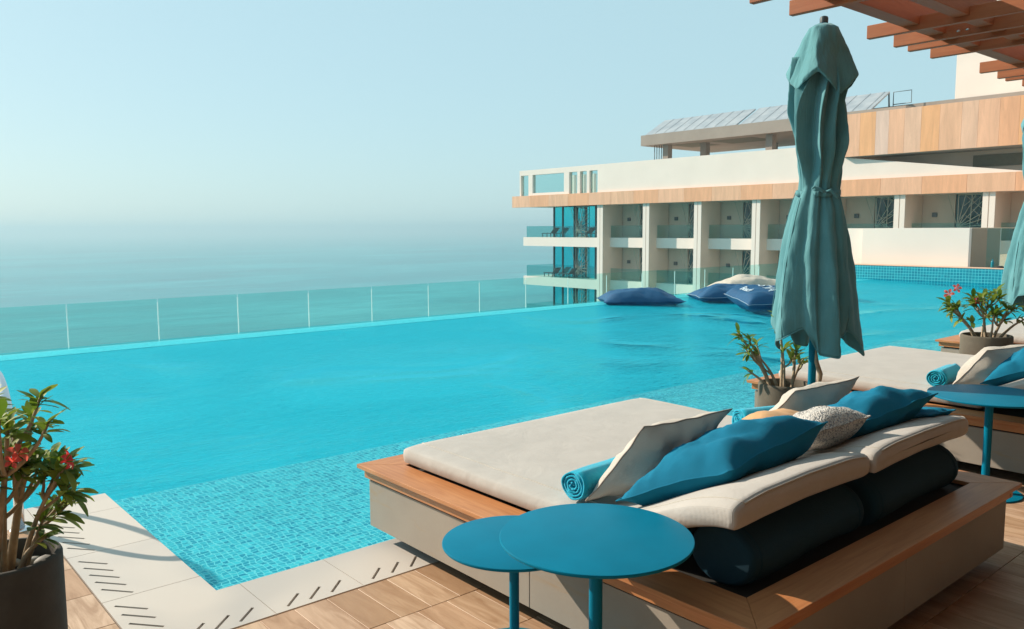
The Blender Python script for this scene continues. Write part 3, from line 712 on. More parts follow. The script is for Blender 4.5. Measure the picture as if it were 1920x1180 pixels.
def towel(name, p0, axis, length, rad, label, seed=1.0, turns=4.2):
    axis = Vector(axis).normalized(); upv = Vector((0, 0, 1)); sd = axis.cross(upv).normalized(); upv = sd.cross(axis)
    V = []; F = []; na = int(turns * 30); nl = 14; tk = rad / turns * 0.44
    for side in (1, -1):
        for i in range(na + 1):
            th = 2 * math.pi * turns * i / na; r0 = rad * (0.10 + 0.90 * i / na)
            for j in range(nl + 1):
                s = j / nl; ed = min(s, 1 - s)
                rr = r0 + side * tk * (1 if 0.0 < ed else 0.55)
                rr *= 1 + 0.035 * noise.noise(Vector((th * 0.5, s * 3, seed))) + 0.02 * noise.noise(Vector((th * 2.5, s * 9, seed)))
                off = 0.012 * noise.noise(Vector((th * 0.9, seed, 0))) * (1 if j in (0, nl) else 0.5)
                V.append(Vector(p0) + axis * (s * length + off) + (sd * math.cos(th) + upv * math.sin(th) * 0.93) * rr)
    st = (na + 1) * (nl + 1)
    for i in range(na):
        for j in range(nl):
            a = i * (nl + 1) + j; F.append([a, a + nl + 1, a + nl + 2, a + 1]); F.append([st + a, st + a + 1, st + a + nl + 2, st + a + nl + 1])
        for j in (0, nl):
            a = i * (nl + 1) + j; F.append([a, a + st, a + st + nl + 1, a + nl + 1] if j == 0 else [a, a + nl + 1, a + st + nl + 1, a + st])
    for i in (0, na):
        for j in range(nl):
            a = i * (nl + 1) + j; F.append([a, a + 1, a + 1 + st, a + st] if i == 0 else [a, a + st, a + st + 1, a + 1])
    o_ = mk(name, V, F, 'towel_cloth', None, True, p0); return tag(o_, label, 'towel', 'rolled turquoise towels on the daybeds')
towel('rolled_towel', (2.262, 2.275, 0.572), (1, 0.06, 0.0), 0.36, 0.066, 'rolled turquoise towel beside the white pillow at the near edge of the nearest daybed', 1)
towel('rolled_towel', (3.74, 2.50, 0.572), (1, -0.35, 0.0), 0.36, 0.062, 'turquoise rolled towel half hidden behind the tan pillow on the nearest daybed', 2)
towel('rolled_towel', (2.262 + STEP, 2.30, 0.572), (1, 0.10, 0.0), 0.36, 0.066, 'rolled turquoise towel on the middle daybed, by its cream pillow', 3)

PG = 'pillows on the daybeds'
pillow('pillow', [(2.262, 2.20, 0.525), (2.66, 2.09, 0.555), (2.83, 1.925, 0.86), (2.42, 2.04, 0.83)], 0.17, 'linen_pillow', 'cream linen pillow with rippled edge leaning beside the rolled towel on the nearest daybed', 3.0, group=PG, piping='roof_concrete', wrinkle=0.022)
pillow('pillow', [(2.44, 1.665, 0.735), (3.08, 1.64, 0.815), (2.95, 2.02, 0.64), (2.25, 2.03, 0.575)], 0.24, 'teal_cloth', 'long deep blue pillow on the near half of the nearest daybed', 9.0, group=PG, wrinkle=0.03, pinch=0.09)
pillow('pillow', [(3.06, 1.93, 0.70), (3.46, 1.90, 0.73), (3.62, 2.18, 0.60), (3.20, 2.26, 0.58)], 0.19, 'tan_cloth', 'small tan pillow tucked between the blue pillow and the black and white one', 4.0, group=PG)
pillow('pillow', [(3.52, 2.32, 0.53), (3.93, 2.15, 0.55), (4.06, 2.00, 0.83), (3.62, 2.10, 0.80)], 0.17, 'linen_pillow', 'cream linen pillow below the umbrella, on the far side of the nearest daybed', 6.0, group=PG, piping='roof_concrete', wrinkle=0.02)
pillow('pillow', [(3.04, 1.68, 0.765), (3.38, 1.61, 0.80), (3.47, 1.84, 0.715), (3.08, 1.92, 0.68)], 0.17, 'knit_cloth', 'black and white knitted pillow between the two deep blue pillows', 8.0, group=PG)
pillow('pillow', [(3.36, 1.66, 0.75), (3.93, 1.56, 0.83), (4.0, 1.92, 0.66), (3.36, 2.0, 0.62)], 0.22, 'teal_cloth', 'deep blue pillow with pointed corner on the far half of the nearest daybed', 12.0, group=PG, wrinkle=0.03, pinch=0.09)
pillow('pillow', [(3.88, 1.56, 0.735), (4.07, 1.53, 0.735), (4.08, 1.78, 0.665), (3.9, 1.8, 0.66)], 0.06, 'teal_cloth', 'flat blue cushion lying on the far head corner of the nearest daybed', 14.0, group=PG)
pillow('pillow', [(2.24 + STEP, 2.20, 0.525), (2.70 + STEP, 2.04, 0.555), (2.86 + STEP, 1.86, 0.80), (2.40 + STEP, 2.04, 0.78)], 0.24, 'linen_pillow', 'cream linen pillow beside the rolled towel on the middle daybed', 16.0, group=PG, piping='roof_concrete', wrinkle=0.02)
pillow('pillow', [(2.44 + STEP, 1.665, 0.735), (3.08 + STEP, 1.64, 0.815), (2.95 + STEP, 2.02, 0.64), (2.26 + STEP, 2.02, 0.575)], 0.22, 'teal_cloth', 'deep blue pillow in front of the cream one on the middle daybed', 19.0, group=PG, wrinkle=0.03, pinch=0.09)

# ---- tables
def table(x, y_, h, r_, label, pr=0.020):
    e = empty('side_table', (x, y_, 0), label, 'side table', 'round blue side tables')
    autosmooth(lathe('table_top', [(r_ - 0.012, h - 0.012), (r_ - 0.002, h - 0.011), (r_, h - 0.008), (r_, h - 0.003), (r_ - 0.0015, h - 0.0006), (r_ - 0.004, h)], (x, y_, 0), 'table_paint', e, 96), 40)
    autosmooth(lathe('pole', [(pr, 0.010), (pr, h - 0.0125)], (x, y_, 0), 'table_paint', e, 24), 40)
    autosmooth(lathe('base_plate', [(0.2, 0.0), (0.2, 0.007), (0.198, 0.0095), (0.19, 0.0102)], (x, y_, 0), 'table_paint', e, 64), 40)
    return e
table(1.891, 1.792, 0.60, 0.316, 'larger and taller of the two overlapping blue round tables', 0.0225)
table(1.911, 2.228, 0.45, 0.266, 'lower blue round table partly covered by the larger one', 0.0185)
table(5.285, 1.80, 0.60, 0.335, 'blue round table between the nearest and the middle daybed', 0.0225)

# ---- potted desert roses
def leaf_mesh(L, W, bend, name='leaf'):
    n = 6; V = []; F = []
    for i in range(n + 1):
        s = i / n; w_ = W * (math.sin(math.pi * min(1, s ** 1.5 * 0.92 + 0.04)) ** 0.8) + 0.001
        z = -bend * s * s * L; yy = s * L
        V += [(-w_ / 2, yy, z + 0.10 * w_), (0, yy, z), (w_ / 2, yy, z + 0.10 * w_)]
    for i in range(n):
        for k in range(2): F.append([i * 3 + k, i * 3 + k + 1, (i + 1) * 3 + k + 1, (i + 1) * 3 + k])
    me = bpy.data.meshes.new(name); me.from_pydata(V, [], F); me.polygons.foreach_set('use_smooth', [True] * len(F)); me.materials.append(MAT['leaf_green']); return me
LEAVES = [leaf_mesh(0.085, 0.030, b_) for b_ in (0.15, 0.35, 0.6)]
def flower_mesh():
    V = []; F = []
    for k in range(5):
        a = 2 * math.pi * k / 5; ca, sa = math.cos(a), math.sin(a); o_ = len(V)
        prof = [(0.003, 0.004, -0.02), (0.008, 0.008, 0.0), (0.024, 0.026, 0.014), (0.036, 0.020, 0.012), (0.044, 0.004, 0.004)]
        for d_, w_, z in prof:
            for s in (-1, 0, 1): V.append((ca * d_ - sa * w_ / 2 * s, sa * d_ + ca * w_ / 2 * s, z - (0.003 if s == 0 else 0)))
        for i in range(4):
            for s in range(2): F.append([o_ + i * 3 + s, o_ + i * 3 + s + 1, o_ + (i + 1) * 3 + s + 1, o_ + (i + 1) * 3 + s])
    me = bpy.data.meshes.new('flower'); me.from_pydata(V, [], F); me.polygons.foreach_set('use_smooth', [True] * len(F)); me.materials.append(MAT['petal']); return me
FLOWER = flower_mesh()
def aim(o, pos, d, roll, org):
    o.location = Vector(pos) - org; q = Vector(d).to_track_quat('Y', 'Z'); o.rotation_euler = (q @ Quaternion((0, 1, 0), roll)).to_euler()
def plant(x, y_, rp, hp, stems, label, seed, leaf_scale=1.0, flowers=(), potmat='pot_clay'):
    """stems: list of (dx, dy, height, spread x, spread y, forks, leaves)"""
    rg = random.Random(seed)
    e = empty('potted_desert_rose', (x, y_, 0), label, 'potted plant', 'desert roses in round pots')
    t_ = 0.022
    autosmooth(lathe('pot', [(rp * 0.93, 0.0), (rp * 0.985, 0.02), (rp, 0.1), (rp, hp - 0.012), (rp - 0.004, hp - 0.003), (rp - 0.010, hp), (rp - t_ + 0.004, hp), (rp - t_, hp - 0.006), (rp - t_ - 0.002, hp - 0.09)], (x, y_, 0), potmat, e, 48), 40)
    lathe('soil', [(rp - t_ - 0.001, hp - 0.085), (rp * 0.5, hp - 0.072), (0.01, hp - 0.07)], (x, y_, 0), 'soil', e, 24)
    for k in range(9):
        a = rg.uniform(0, 6.28); d_ = rp * rg.uniform(0.3, 0.75); sr = rg.uniform(0.012, 0.03)
        bm = bmesh.new(); bmesh.ops.create_icosphere(bm, subdivisions=2, radius=1)
        for v_ in bm.verts:
            f = 1 + 0.18 * noise.noise(v_.co * 1.7 + Vector((k, seed, 0)))
            v_.co = Vector((x + d_ * math.cos(a) + v_.co.x * sr * 1.2 * f, y_ + d_ * math.sin(a) + v_.co.y * sr * f, hp - 0.066 + v_.co.z * sr * 0.7 * f))
        fromb('pebble', bm, 'pebble' if k % 3 else 'pebble_tan', e, True)
    org = ORG[e.name]; tips = []
    for (dx, dy, hh, sx, sy, forks, nl) in stems:
        b0 = Vector((x + dx, y_ + dy, hp - 0.09)); rb = rg.uniform(0.009, 0.0135)
        mid = b0 + Vector((sx * 0.35 + rg.uniform(-0.02, 0.02), sy * 0.35 + rg.uniform(-0.02, 0.02), hh * 0.45)); tip = b0 + Vector((sx, sy, hh))
        def path(a, c_, b_, n=9): return [a * (1 - s) ** 2 + c_ * 2 * s * (1 - s) + b_ * s * s + Vector((noise.noise(Vector((s * 3, seed, a.x * 9))), noise.noise(Vector((s * 3, 5, a.y * 9 + seed))), 0)) * 0.012 * s for s in [i / n for i in range(n + 1)]]
        pts = path(b0, mid + Vector((0, 0, 0.04)), tip)
        tube('stem', pts, [rb * (1.25 - 0.75 * i / (len(pts) - 1)) for i in range(len(pts))], 'bark', e, 8)
        tips.append((pts[-1], (pts[-1] - pts[-2]).normalized(), nl))
        for q in range(forks):
            s = rg.uniform(0.45, 0.8); st = pts[int(s * (len(pts) - 1))]; an = rg.uniform(0, 6.28)
            ln = hh * rg.uniform(0.28, 0.45)
            tp = st + Vector((math.cos(an) * ln * 0.55 + sx * 0.2, math.sin(an) * ln * 0.55 + sy * 0.2, ln * rg.uniform(0.6, 0.95)))
            cpt = st + Vector((math.cos(an) * ln * 0.4, math.sin(an) * ln * 0.4, ln * 0.25))
            p2 = path(st, cpt, tp, 6)
            tube('branch', p2, [rb * (0.75 - 0.35 * i / (len(p2) - 1)) for i in range(len(p2))], 'bark', e, 7)
            tips.append((p2[-1], (p2[-1] - p2[-2]).normalized(), max(3, int(nl * rg.uniform(0.6, 1.0)))))
    for ti, (p, d_, nl) in enumerate(tips):
        for k in range(nl):
            az = k * 2.4 + ti; el_ = R(rg.uniform(8, 62)) if k > 2 else R(rg.uniform(60, 80))
            bx_ = d_.orthogonal().normalized(); by_ = d_.cross(bx_)
            dr = (d_ * math.sin(el_) + (bx_ * math.cos(az) + by_ * math.sin(az)) * math.cos(el_)); dr.normalize()
            o_ = bpy.data.objects.new('leaf', rg.choice(LEAVES)); COL.objects.link(o_); o_.parent = e
            aim(o_, p - d_ * rg.uniform(0, 0.055), dr, rg.uniform(-0.4, 0.4), org); s_ = leaf_scale * rg.uniform(0.65, 1.15); o_.scale = (s_, s_, s_)
    for fx_, fy_, fz_, sc_, dr in flowers:
        o_ = bpy.data.objects.new('flower', FLOWER); COL.objects.link(o_); o_.parent = e
        o_.location = Vector((fx_, fy_, fz_)) - org; o_.rotation_euler = Vector(dr).to_track_quat('Z', 'Y').to_euler(); o_.scale = (sc_,) * 3
    return e
plant(0.43, 3.17, 0.178, 0.50, [(0.0, 0.02, 0.46, 0.03, -0.03, 4, 17), (0.04, -0.03, 0.40, 0.15, -0.08, 4, 17), (-0.05, 0.03, 0.52, -0.02, 0.04, 4, 17), (-0.08, -0.03, 0.44, -0.10, -0.02, 4, 17),
      (0.06, 0.02, 0.27, 0.16, -0.05, 3, 14), (-0.03, 0.06, 0.63, 0.03, 0.02, 4, 17), (-0.04, -0.05, 0.57, 0.07, -0.05, 4, 17), (0.03, -0.05, 0.15, 0.09, -0.02, 0, 7), (0.02, 0.05, 0.54, 0.10, -0.01, 4, 17)],
      'desert rose with red flowers in a dark round pot at the left edge', 11, 0.92,
      [(0.47, 3.02, 0.88, 0.85, (0.3, -0.6, 0.6)), (0.60, 2.98, 0.84, 0.85, (0.8, -0.5, 0.3)), (0.45, 2.99, 0.865, 0.6, (-0.2, -0.7, 0.4))], 'pot_clay_shade')
plant(5.20, 3.10, 0.183, 0.50, [(-0.07, 0.05, 0.40, -0.08, 0.16, 1, 12), (-0.03, 0.02, 0.30, -0.10, 0.14, 1, 4), (0.0, 0.0, 0.34, 0.0, 0.02, 1, 7), (0.04, -0.03, 0.32, 0.04, 0.0, 1, 8), (0.08, 0.0, 0.25, 0.10, -0.04, 1, 8), (-0.08, 0.02, 0.18, -0.14, 0.14, 0, 7), (0.03, 0.04, 0.5, 0.02, 0.03, 1, 8), (-0.05, 0.06, 0.44, -0.16, 0.20, 1, 13)],
      'sparse desert rose in a round pot right under the closed umbrella', 23, 1.1)
plant(7.97, 2.77, 0.209, 0.63, [(0, 0, 0.42, -0.02, 0.06, 4, 14), (-0.06, 0.03, 0.34, -0.16, 0.20, 4, 14), (0.05, -0.02, 0.34, 0.10, -0.10, 4, 14), (0.08, -0.05, 0.24, 0.20, -0.18, 1, 9), (-0.03, -0.04, 0.30, 0.0, -0.02, 2, 9), (-0.08, 0.05, 0.24, -0.10, 0.12, 1, 8), (0.03, 0.05, 0.46, 0.10, -0.02, 4, 14)],
      'leafy desert rose with pink flowers in a tall round pot beside the middle daybed', 31, 1.15,
      [(7.82, 3.05, 0.99, 1.1, (-0.8, -0.2, 0.2)), (7.86, 3.0, 1.04, 1.0, (-0.6, -0.6, 0.3)), (7.92, 2.85, 0.93, 0.9, (-0.3, -0.8, 0.3))])

# ---- closed umbrellas
def umbrella(x, y_, label, seed, rot=0.0):
    e = empty('closed_umbrella', (x, y_, 0), label, 'umbrella', 'closed umbrellas beside the daybeds')
    autosmooth(lathe('pole', [(0.026, 0.03), (0.026, 2.91)], (x, y_, 0), 'table_paint', e, 20), 40)
    autosmooth(lathe('finial', [(0.026, 2.905), (0.027, 2.94), (0.022, 2.95), (0.01, 2.955)], (x, y_, 0), 'dark_metal', e, 16), 40)
    autosmooth(lathe('base_plate', [(0.27, 0.0), (0.27, 0.02), (0.26, 0.03), (0.05, 0.032)], (x, y_, 0), 'dark_metal', e, 40), 40)
    NT = 240; rg = random.Random(int(seed * 10))
    def lerp(tab, s):
        for (a, va), (b_, vb) in zip(tab, tab[1:]):
            if s <= b_: q = smooth01((s - a) / (b_ - a)); return va + (vb - va) * q
        return tab[-1][1]
    def ringpts(K, ang, rad, hz):
        """closed folded outline through K corners: flat cloth between corners, slightly rounded folds"""
        cs = [Vector((rad[k] * math.cos(ang[k]), rad[k] * math.sin(ang[k]), hz[k])) for k in range(K)]
        per = NT // K; P = []
        for k in range(K):
            a, b_ = cs[k], cs[(k + 1) % K]
            mid = (a + b_) / 2; bul = Vector((mid.x, mid.y, 0)).normalized() * (0.012 + 0.02 * max(0.0, (a - b_).length - 0.1))
            for j in range(per):
                f = j / per; P.append(a.lerp(b_, f) + bul * (4 * f * (1 - f)))
        for _ in range(3): P = [(P[i - 1] + P[i] * 2 + P[(i + 1) % len(P)]) / 4 for i in range(len(P))]
        return P
    def cloth(name, rows):
        def crumple(p):
            q = Vector((p.x * 9, p.y * 9, p.z * 4.5 + seed)); r0 = Vector((p.x, p.y, 0)); L = r0.length or 1
            d_ = 0.010 * noise.noise(q) + 0.0055 * noise.noise(q * 2.3 + Vector((7, 3, 1))) + 0.0035 * abs(noise.noise(q * 4.1))
            return p + r0 / L * d_ * min(1.0, L / 0.1)
        rows = [[crumple(p) for p in r_] for r_ in rows]
        n_ = len(rows[0]); V = [(x + p.x * math.cos(rot) - p.y * math.sin(rot), y_ + p.x * math.sin(rot) + p.y * math.cos(rot), p.z) for r_ in rows for p in r_]; F = []
        for i in range(len(rows) - 1):
            for k in range(n_): F.append([i * n_ + k, (i + 1) * n_ + k, (i + 1) * n_ + (k + 1) % n_, i * n_ + (k + 1) % n_])
        o_ = mk(name, V, F, 'canopy_cloth', e, True)
        md = o_.modifiers.new('thickness', 'SOLIDIFY'); md.thickness = 0.004; md.offset = -1
        return o_
    # upper cap with four drooping corners
    K = 8; a0 = [2 * math.pi * k / K + rg.uniform(-0.12, 0.12) for k in range(K)]; rows = []
    rr = [rg.uniform(0.225, 0.255) if k % 2 == 0 else rg.uniform(0.165, 0.195) for k in range(K)]
    hh = [rg.uniform(2.56, 2.61) if k % 2 == 0 else rg.uniform(2.44, 2.52) for k in range(K)]
    for i in range(31):
        q = i / 30
        rad = [(0.045 if q < 0.01 else 0.085) + ((rr[k] - 0.085) * q ** (0.95 if k % 2 == 0 else 1.1) if q >= 0.01 else 0) - (0.035 * smooth01((q - 0.92) / 0.08) if k % 2 == 0 else 0) for k in range(K)]
        z_ = [2.90 - (0.012 if q > 0.01 else 0) + (hh[k] - 2.90) * q for k in range(K)]
        rows.append(ringpts(K, [a0[k] + 0.10 * math.sin(q * 3 + k) for k in range(K)], rad, z_))
    cloth('canopy_cap', rows)
    # main canopy: pleats gathered at the tie, opening into a skirt with pointed corners
    K = 20; TIE = 0.475; TOPZ = 2.70
    a0 = [2 * math.pi * k / K + rg.uniform(-0.09, 0.09) for k in range(K)]
    up_r = [rg.uniform(0.155, 0.205) if k % 2 == 0 else rg.uniform(0.075, 0.115) for k in range(K)]
    c0_ = rg.uniform(0, 1)
    def tri(a, n_, ph_): f = (a * n_ / (2 * math.pi) + ph_) % 1.0; return 1 - abs(2 * f - 1)
    lo_r = []; hz_ = []
    for k in range(K):
        lobe = tri(a0[k], 5, c0_ + 0.3); cor = tri(a0[k], 4, c0_) ** 1.3
        lo_r.append((0.255 + 0.075 * lobe + rg.uniform(-0.015, 0.02)) if k % 2 == 0 else (0.205 + 0.055 * lobe + rg.uniform(-0.02, 0.02)))
        hz_.append(0.96 - 0.27 * cor + rg.uniform(-0.03, 0.03) + (0.03 if k % 2 else 0))
    ph = [rg.uniform(0, 6.28) for k in range(K)]
    def prow(s_):
        rad = []; ang = []; z_ = []
        for k in range(K):
            tie = 0.128 if k % 2 == 0 else 0.104
            if s_ < TIE:
                q = s_ / TIE; b_ = up_r[k] * (0.80 + 0.20 * smooth01(q / 0.3)) * (1 + 0.16 * math.sin(q * 5.5 + ph[k]) + 0.06 * math.sin(q * 13 + ph[k] * 2))
                m_ = smooth01((q - 0.62) / 0.36); r_ = b_ + (tie - b_) * m_
                ang.append(a0[k] + 0.20 * math.sin(q * 4.5 + ph[k] * 0.6) * (1 - m_) + 0.5 * (1 - q) ** 1.2)
            else:
                q = (s_ - TIE) / (1 - TIE); m_ = q ** 0.68
                r_ = tie + (lo_r[k] - tie) * m_ + 0.012 * math.sin(q * 5 + ph[k]) * q
                if q > 0.88 and k % 2 == 0: r_ -= 0.035 * smooth01((q - 0.88) / 0.12) * (1 if k % 4 else 0.2)
                ang.append(a0[k] + 0.14 * math.sin(q * 2.6 + ph[k]) * q)
            rad.append(r_); z_.append(TOPZ + (hz_[k] - TOPZ) * s_)
        return ringpts(K, ang, rad, z_)
    rows = [prow(i / 100) for i in range(101)]
    main = cloth('canopy', rows)
    def wpt(p, k=1.0): return (x + (p.x * math.cos(rot) - p.y * math.sin(rot)) * k, y_ + (p.x * math.sin(rot) + p.y * math.cos(rot)) * k, p.z)
    per = NT // K
    for k in (0, 4, 8, 14, 18): sm = tube('seam', [wpt(rows[i][k * per], 1.004) for i in range(50, 101)], 0.0028, 'canopy_cloth', e, 5); sm.parent = main
    hm = tube('hem', [wpt(p) for p in rows[-1]] + [wpt(rows[-1][0])], 0.0045, 'canopy_cloth', e, 6); hm.parent = main
    # tie strap with a loose bow
    tr_ = prow(TIE); NT = len(tr_); zt = sum(p.z for p in tr_) / NT; V = []; F = []
    for k, p in enumerate(tr_):
        th = math.atan2(p.y, p.x) + rot; r_ = math.hypot(p.x, p.y) + 0.007; r_ = max(r_, 0.118)
        for dz_, dr_ in ((-0.018, 0), (-0.018, 0.005), (0.018, 0.005), (0.018, 0)): V.append((x + (r_ + dr_) * math.cos(th), y_ + (r_ + dr_) * math.sin(th), zt + dz_ + 0.012 * math.sin(th + 1)))
    for k in range(NT):
        a, b_ = k * 4, ((k + 1) % NT) * 4
        for j in range(4): F.append([a + j, b_ + j, b_ + (j + 1) % 4, a + (j + 1) % 4])
    mk('tie_strap', V, F, 'canopy_cloth', e, True)
    bd = Vector((-0.68, -0.73, 0)); sd = Vector((-0.73, 0.68, 0)); c0 = Vector((x, y_, zt)) + bd * 0.14
    for s in (1, -1): tube('tie_bow', [c0, c0 + sd * s * 0.03 + Vector((0, 0, 0.012)) + bd * 0.012, c0 + sd * s * 0.07 + Vector((0, 0, 0.03 * s + 0.005)), c0 + sd * s * 0.085 + Vector((0, 0, 0.03 * s - 0.01))], [0.007, 0.011, 0.010, 0.006], 'canopy_cloth', e, 8)
    # loose strap hanging at the foot of the pole
    return e
u1 = umbrella(5.10, 2.84, 'closed teal umbrella tied with a strap, standing between the nearest and middle daybeds', 3.0, 0.4)
tube('hanging_strap', [(5.07, 2.80, 0.78), (5.065, 2.79, 0.70), (5.08, 2.77, 0.62), (5.10, 2.785, 0.55), (5.09, 2.80, 0.48), (5.09, 2.80, 0.44)], [0.006, 0.014, 0.017, 0.012, 0.008, 0.004], 'bark', u1, 8)
umbrella(8.955, 2.70, 'closed teal umbrella cut off by the right edge of the picture', 8.0, 1.3)

# ---- pool handrail
hr = empty('pool_handrail', (0.757, 4.95, 0), 'polished steel pool handrail curving behind the left potted plant', 'handrail')
pts = [(0.757, 4.95, 0.0), (0.757, 4.95, 0.28)] + [(0.757, 4.95 + 0.42 * (1 - math.cos(R(a))), 0.28 + 0.52 * math.sin(R(a))) for a in range(10, 91, 8)] + [(0.757, 5.37 + 0.30 * math.sin(R(a)), 0.80 - 0.30 * (1 - math.cos(R(a)))) for a in range(10, 91, 10)] + [(0.757, 5.67, 0.2), (0.757, 5.67, -0.7)]
tube('rail_tube', pts, 0.024, 'steel', hr, 16)
autosmooth(lathe('floor_flange', [(0.05, 0.0), (0.05, 0.008), (0.044, 0.014), (0.026, 0.016)], (0.757, 4.95, 0), 'steel', hr, 24), 40)

# ---- pergola
pg = empty('timber_pergola', (6.6, 2.4, 2.9), 'reddish timber pergola with slatted rafters jutting out over the daybeds', 'pergola')
for y0, y1 in ((2.50, 2.615), (2.19, 2.29)): box('beam', 2.5, 16, y0, y1, 2.935, 3.10, 'pergola_wood_cross', pg, 0.003)
for xx in (3.71, 4.10, 4.285, 4.714, 5.715, 6.121, 6.353, 6.744, 7.726, 8.132, 8.325, 8.75, 9.74, 10.14, 10.36, 10.76, 11.75, 12.15, 12.4, 12.8):
    if True:
        box('rafter', xx, xx + 0.045, -1.5, 2.86, 2.90, 2.99, 'pergola_wood', pg, 0.003)
for xx in (6.12, 8.13): 
    for k in range(2): lathe('bolt', [(0.012, 0), (0.012, 0.006), (0.006, 0.009)], (xx - 0.03, 2.40 - 0.06 * k, 2.925), 'bolt_steel', pg, 8)
tube('cable', [(5.8, 1.6, 3.1), (6.6, 1.75, 3.16), (7.6, 1.9, 3.2)], 0.006, 'dark_metal', pg, 6)
for xx in (3.0, 11.5): box('post', xx, xx + 0.14, -1.3, -1.16, 0, 2.934, 'pergola_wood', pg, 0.004)
for y0, y1 in ((-1.30, -1.16),): box('beam', 2.5, 16, y0, y1, 2.935, 3.10, 'pergola_wood_cross', pg, 0.003)

# ---- added pavilion out of view, keeps sky light off the terrace
pv_ = empty('shade_pavilion', (4, -5, 0), 'added unseen pavilion with a deep flat roof to shade the terrace', 'building')
box('back_wall', -9, 16, -6.2, -6.0, 0, 3.4, 'tan_render', pv_)
for k in range(12): box('window', -8.8 + 2.05 * k, -8.8 + 2.05 * k + 1.9, -5.999, -5.95, 0.1, 2.9, 'door_glass', pv_)
box('roof', -10, 22, -9, 1.2, 3.4, 3.9, 'roof_concrete', pv_)
box('upper_wall', -10, 17, -8.9, -4.2, 3.901, 9.5, 'tan_render', pv_)
for xx in (-8, -2, 9, 15): box('column', xx, xx + 0.35, -2.4, -2.05, 0, 3.399, 'tan_render', pv_)

# ---- floating bean bags
BG = 'floating bean bags in the pool'
def rot2(cx_, cy_, w_, l_, ang, z, tilt=0.0):
    a = R(ang); u = Vector((math.cos(a), math.sin(a), 0)); v_ = Vector((-math.sin(a), math.cos(a), 0)); c_ = Vector((cx_, cy_, z))
    return [c_ - u * w_ / 2 - v_ * l_ / 2, c_ + u * w_ / 2 - v_ * l_ / 2, c_ + u * w_ / 2 + v_ * l_ / 2 + Vector((0, 0, tilt)), c_ - u * w_ / 2 + v_ * l_ / 2 + Vector((0, 0, tilt))]
pillow('bean_bag', rot2(14.0, 11.98, 1.8, 1.2, -38, 0.0), 0.50, 'navy_cloth', 'navy floating bean bag farthest left, alone by the infinity edge', 21, 30, BG, None, 0.06, 0.10, cat='bean bag')
pillow('bean_bag', rot2(16.2, 11.1, 1.85, 1.1, -36, 0.02), 0.52, 'navy_cloth', 'navy floating bean bag behind the lettered one, its edge lined in white', 24, 30, BG, 'lettering', 0.06, 0.10, cat='bean bag')
bb, SB = pillow('bean_bag', rot2(15.35, 9.6, 1.45, 1.25, -32, 0.02, 0.14), 0.46, 'navy_cloth', 'navy floating bean bag with white lettering nearest the umbrella', 27, 30, BG, 'lettering', 0.04, 0.06, ex=5.0, cat='bean bag')
pillow('bean_bag', rot2(18.0, 11.8, 1.9, 1.2, -30, 0.06), 0.62, 'cream_cloth', 'long low cream bean bag floating behind the navy ones', 33, 30, BG, None, 0.07, 0.10, cat='bean bag')
pillow('bean_bag', rot2(18.6, 10.6, 1.5, 1.2, -40, 0.10), 0.86, 'cream_cloth', 'tall wrinkled cream bean bag floating right beside the umbrella', 36, 30, BG, None, 0.12, 0.10, cat='bean bag')
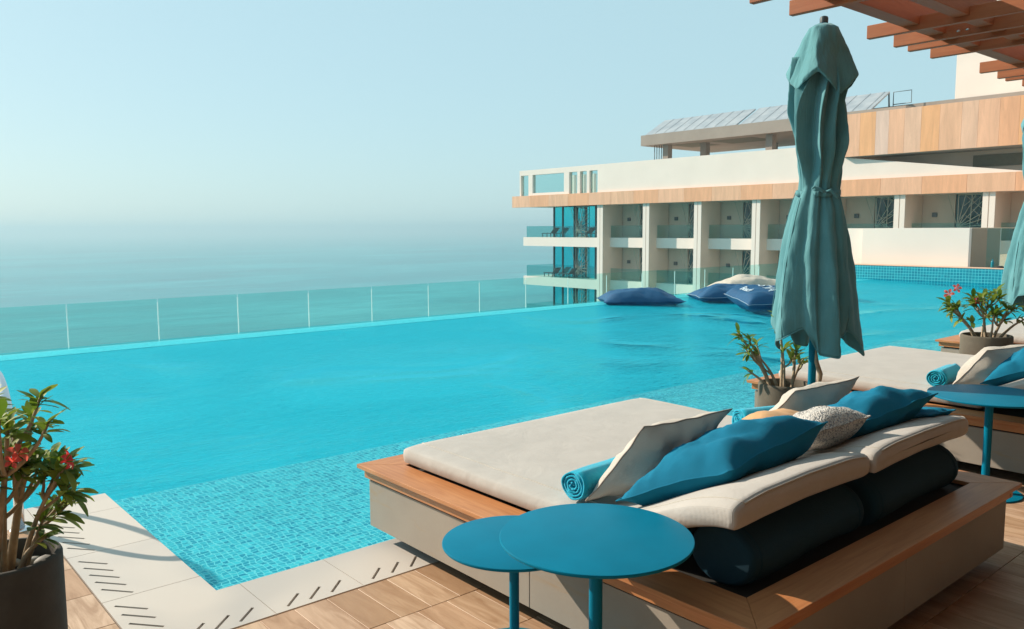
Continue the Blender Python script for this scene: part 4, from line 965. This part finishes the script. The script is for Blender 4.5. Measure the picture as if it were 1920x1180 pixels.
def letters(txt, u0, v0, size, du, dv, S, parent, bold=0.0):
    cu = bpy.data.curves.new('txt', 'FONT'); cu.body = txt; cu.size = 1.0; cu.offset = bold
    to = bpy.data.objects.new('txt', cu); COL.objects.link(to); dg = bpy.context.evaluated_depsgraph_get(); dg.update()
    me = to.evaluated_get(dg).to_mesh(); b = bmesh.new(); b.from_mesh(me); bmesh.ops.triangulate(b, faces=b.faces[:]); bmesh.ops.subdivide_edges(b, edges=b.edges[:], cuts=1, use_grid_fill=True)
    V = []
    for v_ in b.verts:
        u = u0 + v_.co.x * size * du[0] + v_.co.y * size * dv[0]; v2 = v0 + v_.co.x * size * du[1] + v_.co.y * size * dv[1]
        u = min(0.97, max(0.03, u)); v2 = min(0.97, max(0.03, v2)); V.append(S(u, v2, 1) + Vector((0, 0, 0.012)))
    b.verts.index_update(); F = [[v_.index for v_ in f.verts] for f in b.faces]; b.free()
    bpy.data.objects.remove(to); mk('lettering', V, F, 'lettering', parent)
letters('ASYA', 0.38, 0.88, 0.28, (0.0, -1.0), (1.0, 0.0), SB, bb)
letters('Beach', 0.12, 0.74, 0.15, (0.0, -1.0), (1.0, 0.0), SB, bb, 0.02)

# ---- balcony furniture
def lounger(x, y_, z, label, ang):
    e = empty('balcony_lounger', (x, y_, z), label, 'lounger', 'loungers on the hotel end balconies')
    box('seat', x - 0.3, x + 0.3, y_ - 0.7, y_ + 0.4, z + 0.30, z + 0.36, 'dark_metal', e)
    V = [(x - 0.3, y_ - 0.70, z + 0.30), (x + 0.3, y_ - 0.70, z + 0.30), (x + 0.3, y_ - 1.15, z + 0.75), (x - 0.3, y_ - 1.15, z + 0.75)]
    V += [(v_[0], v_[1] + 0.05, v_[2] + 0.05) for v_ in V]
    mk('backrest', V, [[0, 1, 2, 3], [4, 7, 6, 5], [0, 4, 5, 1], [1, 5, 6, 2], [2, 6, 7, 3], [3, 7, 4, 0]], 'dark_metal', e)
    for sx in (-0.27, 0.23):
        for sy in (-0.66, 0.32): box('leg', x + sx, x + sx + 0.05, y_ + sy, y_ + sy + 0.05, z, z + 0.299, 'dark_metal', e)
    return e
for k, (xx, yy, fi) in enumerate(((47.1, 50.4, 0), (47.1, 46.3, 0), (47.1, 50.2, 1), (47.1, 48.3, 1))):
    lounger(xx, yy, FLO[fi][0] + 0.002, ('dark lounger at the sea end of the upper end balcony', 'dark lounger beside the white pillar on the upper end balcony', 'dark lounger at the sea end of the lower end balcony', 'dark lounger in the middle of the lower end balcony')[k], 0)

# ================================================================== HAZE
m, t, o = new_mat('haze'); pv = t.nodes.new('ShaderNodeVolumePrincipled')
pv.inputs['Color'].default_value = (0.46, 0.585, 0.645, 1); pv.inputs['Density'].default_value = 0.0008; pv.inputs['Anisotropy'].default_value = 0.25
t.links.new(pv.outputs[0], o.inputs['Volume']); MAT['haze'] = m
hz = box('haze', -29500, 29500, -29500, 29500, SEA - 1.0, 16.5, 'haze'); tag(hz, kind='stuff')
